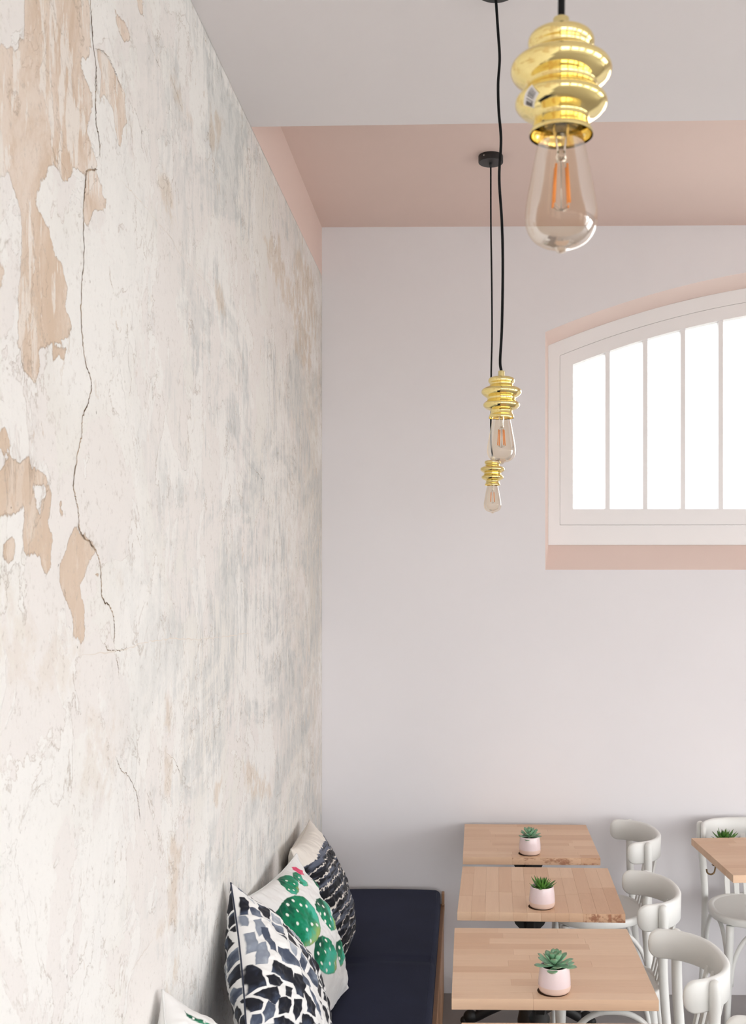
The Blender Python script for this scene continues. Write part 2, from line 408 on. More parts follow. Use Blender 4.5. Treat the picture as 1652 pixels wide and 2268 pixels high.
def plaster():
    t = NT('stripped_plaster')
    p = t.obj()
    A = lambda nm: t.n('ShaderNodeAttribute', out=2, props={'attribute_name': nm})
    yw = t.n('ShaderNodeSeparateXYZ', out=1, i0=p); zw = t.n('ShaderNodeSeparateXYZ', out=2, i0=p)
    mul = lambda a, b: t.math('MULTIPLY', a, b)
    cen = lambda a, k: mul(t.math('SUBTRACT', a, .5), k)
    big = t.noise(p, 1.3, 3, .5)
    mid = t.noise(t.map(p, (1, 2.6, 2.2)), 1.0, 7, .62, .4)
    mid2 = t.noise(t.map(p, (1, 1.7, 2.9), loc=(0, 3.1, 7.7)), 1.0, 8, .70, .7)
    flake = t.noise(t.map(p, (1, 6.0, 4.2), loc=(0, 1.7, 4.4)), 1.0, 7, .62, .5)
    streak = t.noise(t.map(p, (1, 17, 14), (math.radians(5), 0, 0)), 1.0, 7, .70, .3)
    fine = t.noise(t.map(p, (1, 95, 80)), 1.0, 6, .75)
    diag = t.noise(t.map(p, (1, 34, 6), (math.radians(58), 0, 0)), 1.0, 6, .68, .4)
    diag2 = t.noise(t.map(p, (1, 40, 7), (math.radians(-55), 0, 0), (0, 4, 2)), 1.0, 6, .68, .4)
    chalk = lin((239, 237, 233)); bone = lin((233, 230, 224)); blush = lin((234, 229, 225)); grey = lin((214, 214, 211)); cool = lin((190, 193, 191)); beige = lin((216, 207, 195))
    # coats of paint: chalk white, bone and blush, each ending in a ragged edge
    c = t.mix(t.ss(t.math('ADD', big, cen(mid, .5)), .42, .60), chalk, bone)
    c = t.mix(mul(t.ss(mid, .505, .53), .8), c, blush)
    c = t.mix(mul(t.ss(flake, .54, .555), .75), c, chalk)
    # dirt and old distemper turn beige towards the corner
    far = t.ss(yw, 1.75, 2.7, .10, 1.0)
    cor = t.ss(yw, 3.0, 4.5, .0, .62)
    c = t.mix(mul(cor, t.ss(t.math('ADD', mid2, cen(streak, .6)), .36, .56)), c, beige)
    # grey skim with brush marks
    br = t.mix(t.ss(big, .46, .54), diag, diag2)
    g = t.math('ADD', mul(mid2, .72), mul(br, .42))
    gm = mul(t.ss(g, .545, .63), far)
    c = t.mix(mul(gm, .60), c, grey)
    gm2 = mul(mul(t.ss(g, .575, .66), t.ss(streak, .40, .60)), far)
    c = t.mix(mul(gm2, .62), c, cool)
    # faint ochre patches
    wob = t.math('ADD', cen(streak, .10), cen(mid, .10))
    fm = mul(t.ss(t.math('ADD', A('faint_patch'), wob), -.012, .03), t.ss(streak, .38, .56))
    c = t.mix(mul(fm, t.ss(yw, 1.9, 2.3, .26, .6)), c, lin((216, 200, 181)))
    # bare tan render where the paint came off
    wob2 = t.math('ADD', t.math('ADD', cen(streak, .045), cen(flake, .05)), cen(fine, .008))
    sd = t.math('ADD', A('tan_patch'), wob2)
    tm = t.ss(sd, -.0015, .0015)
    wash = t.ss(t.noise(t.map(p, (1, 5, 3.0), (math.radians(-20), 0, 0), (0, 9, 2)), 1.0, 9, .74, .7), .36, .58)
    hi = t.ss(zw, 2.0, 2.35, .30, 1.0)
    tanc = t.mix(mul(wash, hi), lin((211, 188, 165)), lin((228, 213, 199)))
    tanc = t.mix(mul(t.ss(t.math('ADD', mul(diag2, .6), mul(flake, .5)), .575, .61), mul(hi, .85)), tanc, lin((236, 229, 221)))
    tanc = t.mix(t.ss(streak, .55, .72, 0, .45), tanc, lin((236, 224, 210)))
    c = t.mix(mul(tm, .95), c, tanc)
    # thin dirty line along the broken edges of the coats
    def rim(v, w0, w1): return t.math('SUBTRACT', 1.0, t.ss(t.math('ABSOLUTE', v), w0, w1))
    part = t.ss(t.noise(p, 9, 3), .42, .62)
    c = t.mix(mul(rim(t.math('SUBTRACT', sd, .0012), .0003, .0020), t.math('ADD', mul(part, .26), .10)), c, lin((160, 132, 104)))
    r1 = mul(rim(t.math('SUBTRACT', flake, .5475), .001, .010), part)
    r2 = mul(rim(t.math('SUBTRACT', mid, .5175), .0005, .005), t.ss(t.noise(p, 6, 3), .48, .64))
    c = t.mix(mul(t.math('MAXIMUM', r1, r2), .42), c, lin((164, 146, 126)))
    # small flakes, pits and hairline scratches
    fl = mul(t.ss(t.noise(t.map(p, (1, 20, 9), loc=(0, 5, 1)), 1.0, 6, .72, .4), .625, .65), t.ss(t.noise(p, 2.3, 2), .48, .62))
    c = t.mix(mul(fl, .42), c, lin((202, 180, 154)))
    pit = t.ss(t.noise(t.map(p, (1, 62, 45)), 1.0, 3, .6), .73, .77)
    c = t.mix(mul(pit, .6), c, lin((126, 110, 96)))
    c = t.mix(t.ss(fine, .55, .72, 0, .36), c, lin((172, 166, 158)))
    c = t.mix(t.ss(t.math('ADD', mul(streak, .6), mul(fine, .5)), .60, .70, 0, .28), c, lin((178, 166, 152)))
    t.base(c, .84, 0, .15)
    h = t.math('ADD', mul(streak, .8), mul(fine, .5))
    h = t.math('ADD', h, mul(g, 1.3))
    h = t.math('ADD', h, mul(t.ss(flake, .54, .555), .5))
    h = t.math('SUBTRACT', h, mul(tm, .9))
    h = t.math('SUBTRACT', h, mul(fl, .6))
    h = t.math('SUBTRACT', h, mul(pit, 1.0))
    t.bump(h, .6, .004)
    return t.m
M['plaster'] = plaster()
coat = link_mesh('plaster_coat', pm, M['plaster'], wl)

# cracks: jagged dark clefts with one lifted lip; ridges: thin proud seams
def surf_x(y, z):
    i = min(max(int(np.searchsorted(ys, y)) - 1, 0), NY - 2); k = min(max(int(np.searchsorted(zs, z)) - 1, 0), NZ - 2)
    return float(max(Xg[i, k], Xg[i + 1, k], Xg[i, k + 1], Xg[i + 1, k + 1]))
t = NT('crack_shadow_dirt'); M['crack'] = t.base(t.mix(t.ss(t.noise(t.obj(), 26, 4), .4, .6), lin((104, 88, 72)), lin((182, 160, 136))), .95, 0, .05)
M['lip'] = paint('plaster_lip', (230, 222, 212), .85, .1, .0005, 60)
def ribbon(name, pts, wmm, mat, lip):
    rng = random.Random(int(pts[0][0] * 1000) + len(pts))
    P = smooth_path([(0, a, b) for a, b in pts], 10)
    V, Fc = [], []
    n = len(P)
    for i, q in enumerate(P):
        tg = (P[min(i + 1, n - 1)] - P[max(i - 1, 0)]).normalized()
        nr = Vector((0, -tg.z, tg.y))
        if nr.y < 0: nr = -nr
        f = min(1, i / 6 + .15, (n - 1 - i) / 6 + .15)
        wd = wmm * .00135 * f * rng.uniform(.3, 1.2)
        q = q + nr * rng.uniform(-1, 1) * .0022
        x = surf_x(q.y, q.z)
        a, b = q - nr * wd * .5, q + nr * wd * .5
        hi = .0010 * lip * rng.uniform(.5, 1.3)
        V += [(x + .0004, a.y, a.z), (x + .0004 + (hi if lip > 1 else 0), q.y, q.z), (x + .0004, b.y, b.z)]
    for i in range(n - 1):
        for k in range(2):
            Fc.append((i * 3 + k, i * 3 + k + 1, i * 3 + 4 + k, i * 3 + 3 + k))
    return link_mesh(name, mesh(name, V, Fc), M[mat], coat)
for pts, wmm in CRACKS: ribbon('crack', pts, wmm, 'crack', 1)
for pts, wmm in RIDGES: ribbon('plaster_ridge', pts, wmm, 'lip', 1)

# ---- back wall with the wide segmental-arched window
AX, AZ = 1.948, -.844        # centre of the arch
def outline(xl, zb, R, n=56):
    xr = 2 * AX - xl
    pts = [(xl, zb)]
    for i in range(n + 1):
        x = xl + (xr - xl) * i / n
        pts.append((x, AZ + math.sqrt(R * R - (x - AX) ** 2)))
    pts.append((xr, zb))
    return pts
O_ROOM = outline(.355, 1.880, 4.100)
O_FRAME = outline(.381, 1.995, 4.068)
O_SASH = outline(.434, 2.086, 4.005)
O_GLASS = outline(.494, 2.159, 3.945)
YW = YB + .16                # face of the window frame
def wall_face(y, O, x0, x1, z1, flip=False):
    V, Fc = [], []
    def q(*p):
        o = len(V); V.extend((a, y, b) for a, b in p)
        Fc.append(tuple(range(o, o + 4))[::-1] if flip else tuple(range(o, o + 4)))
    xl, xr, zb = O[0][0], O[-1][0], O[0][1]
    q((x0, 0), (xl, 0), (xl, z1), (x0, z1)); q((xr, 0), (x1, 0), (x1, z1), (xr, z1))
    q((xl, 0), (xr, 0), (xr, zb), (xl, zb))
    arc = O[1:-1]
    for a, b in zip(arc[:-1], arc[1:]): q(a, b, (b[0], z1), (a[0], z1))
    return V, Fc
def ring(O1, y1, O2, y2):
    n = len(O1)
    V = [(a, y1, b) for a, b in O1] + [(a, y2, b) for a, b in O2]
    return V, [(i, (i + 1) % n, n + (i + 1) % n, n + i) for i in range(n)]
wb = structure('wall_back', join(wall_face(YB, O_ROOM, -.66, XR + .2, ZC + .1), wall_face(YB + .34, O_FRAME, -.66, XR + .2, ZC + .1, True)), 'white_wall', label='plain white back wall with an arched window')
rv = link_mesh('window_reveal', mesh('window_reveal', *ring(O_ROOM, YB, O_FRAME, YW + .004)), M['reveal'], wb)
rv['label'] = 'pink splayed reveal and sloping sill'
link_mesh('outer_jamb', mesh('outer_jamb', *ring(O_FRAME, YW + .003, O_FRAME, YB + .34)), M['white_wall'], wb)

win = empty('window_1', (0, 0, 0)); win['kind'] = 'structure'; win['label'] = 'wide arched window of tall narrow panes'
def ring_solid(O1, O2, ya, yb):
    return join(ring(O2, ya, O1, ya), ring(O1, yb, O2, yb), ring(O1, ya, O1, yb), ring(O2, yb, O2, ya))
def outline_off(O, d):
    return None
link_mesh('outer_frame', mesh('outer_frame', *ring_solid(O_FRAME, O_SASH, YW, YW + .07)), M['frame_white'], win)
O_SASH2 = outline(.4352, 2.0872, 4.0038)
link_mesh('sash', mesh('sash', *ring_solid(O_SASH2, O_GLASS, YW + .0015, YW + .05)), M['frame_white'], win)
NP = 17
g0, g1 = O_GLASS[0][0], O_GLASS[-1][0]
MW = .0260
pw = (g1 - g0 - (NP - 1) * MW) / NP
def arcz(x, R=3.945): return AZ + math.sqrt(R * R - (x - AX) ** 2)
for i in range(NP):
    xa = g0 + i * (pw + MW); xb = xa + pw
    e = .004
    pts = [(xa - e, 2.155), (xb + e, 2.155)] + [(xb + e - (xb - xa + 2 * e) * k / 6, arcz(xb + e - (xb - xa + 2 * e) * k / 6) + .004) for k in range(7)]
    n = len(pts)
    v = [(a, YW + .030, b) for a, b in pts] + [(a, YW + .033, b) for a, b in pts]
    f = [tuple(range(n)), tuple(range(n, 2 * n))[::-1]] + [(k, n + k, n + (k + 1) % n, (k + 1) % n) for k in range(n)]
    link_mesh('glass_pane', mesh('glass_pane', v, f), M['pane'], win)
    if i < NP - 1:
        m0, m1 = xb, xb + MW
        za, zb_ = arcz(m0) + .003, arcz(m1) + .003
        hw = MW / 2; c = (m0 + m1) / 2
        prof = [(m0, YW + .034), (m0, YW + .022), (c - .0105, YW + .006), (c + .0105, YW + .006), (m1, YW + .022), (m1, YW + .034)]
        v = [(a, b, 2.157) for a, b in prof] + [(a, b, arcz(a) + .003) for a, b in prof]
        f = [(k, (k + 1) % 6, 6 + (k + 1) % 6, 6 + k) for k in range(6)]
        link_mesh('muntin', mesh('muntin', v, f), M['frame_white'], win)
# glazing beads round each sash opening are the bevel of the sash
link_mesh('glazing_bead', mesh('glazing_bead', *join(ring(O_GLASS, YW + .003, outline(.499, 2.164, 3.940), YW + .026), ring(outline(.499, 2.164, 3.940), YW + .026, outline(.499, 2.164, 3.940), YW + .036))), M['frame_white'], win)

# ---- the two walls behind the camera with the shopfront windows that light the room
def pierced(name, axis, pos, thick, a0, a1, opens, label):
    parts = []
    def add(p0, p1, z0, z1):
        if axis == 'x': parts.append(box(pos, pos + thick, p0, p1, z0, z1))
        else: parts.append(box(p0, p1, pos - thick, pos, z0, z1))
    cur = a0
    for (a, b, c, d) in sorted(opens):
        add(cur, a, 0, ZC + .1); add(a, b, 0, c); add(a, b, d, ZC + .1); cur = b
    add(cur, a1, 0, ZC + .1)
    structure(name, join(*parts), 'white_wall', label=label)
pierced('wall_right', 'x', XR, .25, YF, YB, RIGHT_OPEN, 'white wall with tall shopfront windows')
pierced('wall_front', 'y', YF, .25, -.66, XR + .25, FRONT_OPEN, 'white wall with tall shopfront windows')
k = 2
for (a, b, c, d) in RIGHT_OPEN + FRONT_OPEN:
    right = (a, b, c, d) in RIGHT_OPEN
    bars = []
    for (p0, p1, z0, z1) in [(a, a + .06, c, d), (b - .06, b, c, d), (a, b, c, c + .08), (a, b, d - .08, d), (a, b, 1.95, 2.01), ((a + b) / 2 - .025, (a + b) / 2 + .025, c, d)]:
        bars.append(box(XR + .06, XR + .12, p0, p1, z0, z1) if right else box(p0, p1, YF - .12, YF - .06, z0, z1))
    structure('window_%d' % k, join(*bars), 'frame_white', label='tall shopfront window frame')
    k += 1

# ------------------------------------------------------------------ bench
bench = tag(empty('bench', (-.37, 2.8, 0)), 'low oak bench built in along the plaster wall', 'bench')
def local(vf, o): return [(p[0] - o[0], p[1] - o[1], p[2] - o[2]) for p in vf[0]], vf[1]
bo = (-.37, 2.8, 0)
def bpart(name, vf, mat, bev=.003):
    return link_mesh(name, bevel_mesh(name, local(vf, bo), bev, 2), M[mat], bench)
bpart('seat_board', box(-.630, -.091, 1.0, 4.603, .372, .400), 'bench_wood')
bpart('front_board', box(-.118, -.094, 1.0, 4.603, .190, .371), 'bench_wood')
bpart('front_board', box(-.118, -.094, 1.0, 4.603, .002, .187), 'bench_wood')
bpart('end_block', box(-.104, -.092, 4.570, 4.604, .401, .455), 'bench_wood', .002)

mat_o = tag(empty('bench_cushion', (-.37, 2.8, .4)), 'long navy canvas seat cushion lying on the oak bench', 'cushion')
def cushion_geo():
    # rounded cross-section swept along the bench, crowned on top, with one crease across
    x0, x1, z0, z1, r = -.262, .262, .001, .074, .024
    yy = np.concatenate([[-1.80, -1.798, -1.79, -1.775], np.linspace(-1.74, 1.74, 120), [1.752, 1.765, 1.774, 1.777]])
    prof = []
    for cx, cz, a0 in ((x1 - r, z1 - r, 0), (x0 + r, z1 - r, 90), (x0 + .008, z0 + .008, 180), (x1 - .008, z0 + .008, 270)):
        rr = r if a0 < 180 else .008
        for k in range(7):
            a = math.radians(a0 + 90 * k / 6); prof.append((cx + rr * math.cos(a), cz + rr * math.sin(a)))
        if a0 == 0: prof += [(x1 - r - (x1 - x0 - 2 * r) * q / 16, z1) for q in range(1, 16)]
    V, Fc = [], []
    n = len(prof)
    for j, y in enumerate(yy):
        ed = min(y + 1.80, 1.777 - y); sh = 0 if ed > .03 else .022 * (1 - math.sqrt(max(0, 1 - (1 - ed / .03) ** 2)))
        for (x, z) in prof:
            zz = z
            if z > .06: zz = z + .006 * (1 - (x / .262) ** 2) - .007 * math.exp(-((y - .90 - .02 * math.sin(x * 9)) / .012) ** 2) - .004 * math.exp(-((y - .30) / .05) ** 2)
            c = .037
            V.append((x * (1 - sh * 1.5) , y, c + (zz - c) * (1 - sh * 22 if sh * 22 < .95 else .05)))
    m = len(yy)
    for j in range(m - 1):
        for k in range(n):
            k2 = (k + 1) % n
            Fc.append((j * n + k, (j + 1) * n + k, (j + 1) * n + k2, j * n + k2))
    Fc.append(tuple(range(n))); Fc.append(tuple((m - 1) * n + k for k in range(n))[::-1])
    return V, Fc
link_mesh('pad', mesh('pad', *cushion_geo(), True), M['navy'], mat_o)
link_mesh('seam', mesh('seam', *tube([(.246, y, .0715) for y in np.linspace(-1.76, 1.74, 30)], .0022, 8), True), M['navy'], mat_o)
link_mesh('seam', mesh('seam', *tube([(.2615, y, .012) for y in np.linspace(-1.76, 1.74, 30)], .0022, 8), True), M['navy'], mat_o)

# ---- scatter cushions: fat pillows with pinched corners; prints live in cushion coordinates u, v in -1..1
def pillow_geo(n, a, b, T, seed=1, pw=.5):
    s = np.linspace(-1, 1, n)
    s = np.sign(s) * (1 - (1 - np.abs(s)) ** 1.25)        # denser near the seam
    U, W = np.meshgrid(s, s, indexing='ij')
    e = np.clip((1 - U ** 2) * (1 - W ** 2), 0, 1)
    X = a * U * (1 - .06 * (1 - W ** 2) * U ** 2)
    Y = b * W * (1 - .06 * (1 - U ** 2) * W ** 2)
    H = T * e ** pw
    # gathers running in from the seam, and soft dents
    wr = (vnoise(U * 5 + 20, W * 5 + 20, seed) - .5) * .022 * np.clip(e * 3, 0, 1)
    ga = (vnoise(U * 11 + 40, W * 2 + 9, seed + 3, 2) - .5) * np.clip(W ** 4, 0, 1) + (vnoise(W * 11 + 40, U * 2 + 9, seed + 4, 2) - .5) * np.clip(U ** 4, 0, 1)
    H = H + (wr + ga * .02) * np.clip(e * 12, 0, 1)
    return U, W, X, Y, H
def pillow_frame(center, cu, cv):
    """orthonormal axes from a wanted width and height direction"""
    cu = np.array(cu, float); cu /= np.linalg.norm(cu)
    cv = np.array(cv, float); cv -= cu * cv.dot(cu); cv /= np.linalg.norm(cv)
    return np.array(center, float), cu, cv, np.cross(cu, cv)
# name, centre, width dir, height dir, half width, half height, half thickness
PILLOWS = {
    'stripe': ((-.518, 3.735, .702), (.00, 1, 0.0), (-.34, 0, 1), .215, .232, .095, .50),
    'cactus': ((-.508, 3.205, .707), (.17, 1, 0.03), (-.40, .02, 1), .218, .235, .100, .62),
    'check': ((-.486, 2.687, .763), (.15, .27, -.32), (-.11, .33, .23), .220, .218, .105, .50),
    'corner': ((-.500, 2.090, .744), (.16, .27, -.32), (-.11, .33, .23), .200, .200, .095, .50),
}


def mixc(a, b, m): return a * (1 - m[..., None]) + b * m[..., None]
def L3(*c): return np.array(lin(c))
def sstep(x, lo, hi):
    t = np.clip((x - lo) / (hi - lo), 0, 1); return t * t * (3 - 2 * t)

WHITE = L3(240, 239, 237)
def print_plain(U, W, side):
    return np.broadcast_to(WHITE, U.shape + (3,)).copy()

CACTUS = [
    ('pad', [(.60, .68), (.70, .62), (.78, .47), (.85, .32), (.84, .17), (.76, .15), (.70, .27), (.62, .40), (.55, .58)], [(.69, .50), (.77, .28)]),
    ('pad', [(.91, .84), (.95, .79), (.94, .70), (.86, .65), (.86, .74)], []),
    ('pad', [(0.357, 0.914), (0.433, 0.893), (0.403, 0.837), (0.326, 0.777), (0.38, 0.7), (0.303, 0.66), (0.176, 0.7), (0.136, 0.777), (0.103, 0.849), (0.184, 0.898)], [(0.295, 0.825), (0.16, 0.802)]),
    ('flower', [(0.528, 0.962), (0.599, 0.924), (0.626, 0.866), (0.707, 0.814), (0.557, 0.765), (0.403, 0.837), (0.448, 0.893), (0.455, 0.939)], []),
    ('pad', [(-.09, .985), (.04, .985), (.14, .965), (.18, .91), (.13, .83), (.04, .755), (-.08, .71), (-.19, .70), (-.25, .745), (-.24, .83), (-.19, .92)], [(-0.087, 0.986), (-0.112, 0.939), (-0.021, 0.909), (0.037, 0.978), (0.087, 0.948), (0.004, 0.82), (-0.192, 0.808), (-0.136, 0.765)]),
    ('pad', [(0.004, 0.455), (0.176, 0.477), (0.319, 0.448), (0.613, 0.326), (0.599, 0.216), (0.72, 0.054), (0.752, -0.046), (0.41, -0.054), (0.103, 0.029), (0.071, 0.16), (-0.004, 0.303), (-0.037, 0.388)], [(0.112, 0.418), (0.264, 0.334), (0.029, 0.303), (0.144, 0.256), (0.647, 0.112), (0.357, 0.12), (0.087, 0.176), (0.136, 0.087)]),
    ('pad', [(0.514, -0.103), (0.433, -0.144), (0.514, -0.256), (0.41, -0.272), (0.418, -0.192)], []),
    ('pad', [(0.256, -0.168), (0.521, -0.2), (0.514, -0.256), (0.613, -0.357), (0.41, -0.403), (0.2, -0.47), (0.112, -0.462), (0.079, -0.334), (0.029, -0.216)], [(0.28, -0.256), (0.592, -0.349), (0.112, -0.349)]),
    ('pad', [(-0.425, 0.071), (-0.326, 0.103), (-0.16, 0.071), (-0.071, -0.004), (0.029, -0.152), (0.037, -0.295), (0.029, -0.425), (-0.224, -0.425), (-0.357, -0.38), (-0.514, -0.272), (-0.599, -0.16), (-0.571, -0.095)], [(-0.136, -0.013), (-0.319, 0.004), (-0.103, -0.144), (-0.28, -0.112), (-0.448, -0.062), (-0.455, -0.192), (-0.256, -0.28), (-0.054, -0.357), (-0.372, -0.319)]),
    ('pad', [(-0.882, 0.549), (-0.777, 0.674), (-0.599, 0.733), (-0.38, 0.739), (-0.232, 0.707), (-0.103, 0.633), (-0.037, 0.542), (-0.062, 0.425), (-0.071, 0.303), (-0.128, 0.2), (-0.248, 0.112), (-0.38, 0.079), (-0.528, 0.079), (-0.687, 0.128), (-0.783, 0.208), (-0.843, 0.326), (-0.882, 0.455)], [(-0.342, 0.667), (-0.484, 0.667), (-0.28, 0.564), (-0.192, 0.506), (-0.418, 0.535), (-0.613, 0.564), (-0.814, 0.549), (-0.549, 0.403), (-0.326, 0.287), (-0.248, 0.24), (-0.477, 0.272), (-0.837, 0.425), (-0.713, 0.224), (-0.499, 0.128)]),
]
CORNER_PADS = [('pad', [(-0.854, 0.777), (-0.849, 0.746), (-0.789, 0.726), (-0.739, 0.713), (-0.674, 0.726), (-0.633, 0.7), (-0.592, 0.694), (-0.514, 0.667), (-0.633, 0.613), (-0.681, 0.66), (-0.72, 0.66), (-0.783, 0.674), (-0.831, 0.687), (-0.866, 0.707)], [(-0.783, 0.7), (-0.654, 0.694)])]


def print_cactus(U, W, side, pads=None):
    pads = CACTUS if pads is None else pads
    c = print_plain(U, W, side)
    c *= (1 - .03 * vnoise(U * 6 + 8, W * 6 + 8, 31))[..., None]
    if side < 0: return c
    for kind, poly, dots in pads:
        P = np.array(poly)
        u0, w0 = P.min(0) - .06; u1, w1 = P.max(0) + .06
        sel = (U > u0) & (U < u1) & (W > w0) & (W < w1)
        if not sel.any(): continue
        u, v = U[sel], W[sel]
        d = sdf_poly(u + (vnoise(u * 30, v * 30, 4) - .5) * .010, v + (vnoise(u * 30, v * 30, 6) - .5) * .006, poly)
        m = sstep(d, -.006, .006)
        if kind == 'flower':
            k = vnoise(u * 16, v * 16, 12)
            pc = mixc(L3(226, 60, 108), L3(246, 150, 178), sstep(k, .5, .7))
        else:
            tv = (v - P[:, 1].min()) / (np.ptp(P[:, 1]) + 1e-6); tu = (u - P[:, 0].min()) / (np.ptp(P[:, 0]) + 1e-6)
            wt = vnoise(u * 4 + 3, v * 4 + 5, 21, 4) * .9 + vnoise(u * 22, v * 22, 22, 3) * .25
            g = tv * .75 - tu * .35 + (wt - .55) * 1.1
            pc = mixc(L3(74, 188, 160), L3(20, 132, 92), sstep(g, -.05, .3))
            pc = mixc(pc, L3(10, 84, 62), sstep(g, .32, .62))
            pc = mixc(pc, L3(170, 190, 96), sstep(-tv + tu * .45 + (wt - .5) * .5, .08, .36) * .85)
            pc = mixc(pc, L3(222, 196, 116), sstep(-tv + (wt - .5) * .35, -.02, .12) * .6)
            rim = np.exp(-(d / .012) ** 2)
            pc = mixc(pc, L3(30, 100, 60), rim * .5)
            ds = .62 if np.ptp(P[:, 1]) < .3 else 1.0
            for (du, dv) in dots:
                if dv > .93: continue
                q = np.hypot((u - du), (v - dv) * .85) / ds
                pc = mixc(pc, L3(244, 246, 238), 1 - sstep(q, .016, .024))
        c[sel] = mixc(c[sel], pc, m)
    return c

MARKS = [
    (0, [(-0.974, 0.783), (-0.924, 0.789), (-0.904, 0.713), (-0.944, 0.514), (-0.992, 0.521), (-0.992, 0.64)]),
    (1, [(-0.919, 0.626), (-0.837, 0.654), (-0.777, 0.626), (-0.765, 0.521), (-0.854, 0.484), (-0.909, 0.514)]),
    (2, [(-0.998, 0.514), (-0.966, 0.506), (-0.953, 0.455), (-0.966, 0.349), (-0.995, 0.372), (-0.998, 0.433)]),
    (2, [(-0.909, 0.433), (-0.82, 0.477), (-0.814, 0.388), (-0.802, 0.295), (-0.893, 0.2), (-0.909, 0.319)]),
    (2, [(-0.989, 0.256), (-0.914, 0.272), (-0.919, 0.004), (-0.992, -0.021)]),
    (1, [(-0.866, 0.334), (-0.771, 0.342), (-0.752, 0.144), (-0.707, 0.004), (-0.795, 0.037), (-0.831, 0.184)]),
    (2, [(-0.909, 0.095), (-0.831, 0.136), (-0.82, -0.029), (-0.849, -0.176), (-0.957, -0.192), (-0.929, -0.046)]),
    (1, [(-0.7, 0.095), (-0.535, 0.112), (-0.357, 0.029), (-0.264, -0.046), (-0.448, -0.062), (-0.66, -0.087)]),
    (0, [(-0.992, -0.168), (-0.966, -0.176), (-0.904, -0.326), (-0.849, -0.455), (-0.953, -0.499), (-0.989, -0.542), (-1.0, -0.557), (-0.998, -0.216)]),
    (0, [(-0.783, -0.12), (-0.633, -0.12), (-0.492, -0.112), (-0.462, -0.2), (-0.448, -0.311), (-0.626, -0.311), (-0.825, -0.28)]),
    (0, [(-0.877, -0.334), (-0.789, -0.295), (-0.62, -0.342), (-0.7, -0.425), (-0.814, -0.425)]),
    (0, [(-0.962, -0.564), (-0.904, -0.499), (-0.72, -0.425), (-0.7, -0.571), (-0.72, -0.64), (-0.877, -0.613)]),
    (0, [(-0.585, -0.365), (-0.492, -0.372), (-0.535, -0.514), (-0.626, -0.514)]),
    (0, [(-0.448, -0.16), (-0.311, -0.136), (-0.28, -0.28), (-0.295, -0.418), (-0.425, -0.433), (-0.477, -0.319)]),
    (0, [(-1.0, -0.592), (-0.957, -0.606), (-0.882, -0.66), (-0.898, -0.752), (-0.989, -0.783), (-1.0, -0.72)]),
    (1, [(-0.882, -0.783), (-0.837, -0.62), (-0.72, -0.654), (-0.72, -0.783), (-0.82, -0.871)]),
    (0, [(-0.707, -0.578), (-0.599, -0.528), (-0.499, -0.578), (-0.506, -0.674), (-0.674, -0.746)]),
    (0, [(-0.47, -0.492), (-0.342, -0.462), (-0.311, -0.578), (-0.365, -0.713), (-0.455, -0.647)]),
    (0, [(-0.303, -0.311), (-0.144, -0.342), (-0.029, -0.395), (-0.021, -0.528), (-0.2, -0.528)]),
    (1, [(-0.232, -0.208), (-0.062, -0.295), (0.071, -0.395), (0.184, -0.455), (0.021, -0.425), (-0.103, -0.334)]),
    (1, [(-0.319, -0.079), (-0.232, -0.144), (-0.152, -0.224), (-0.295, -0.248)]),
    (1, [(-0.982, -0.814), (-0.898, -0.795), (-0.843, -0.888), (-0.978, -0.944)]),
    (0, [(-0.713, -0.802), (-0.599, -0.746), (-0.38, -0.733), (-0.342, -0.771), (-0.66, -0.877)]),
    (0, [(-0.264, -0.571), (-0.095, -0.549), (0.004, -0.592), (-0.232, -0.72)]),
]
HULL = [(-0.962, 0.914), (-0.877, 0.771), (-0.739, 0.535), (-0.64, 0.287), (-0.462, 0.087), (-0.176, -0.071), (0.272, -0.28), (0.433, -0.395), (-1.0, -0.948), (-1.0, -0.557), (-0.998, -0.144), (-0.998, 0.395), (-0.992, 0.694)]

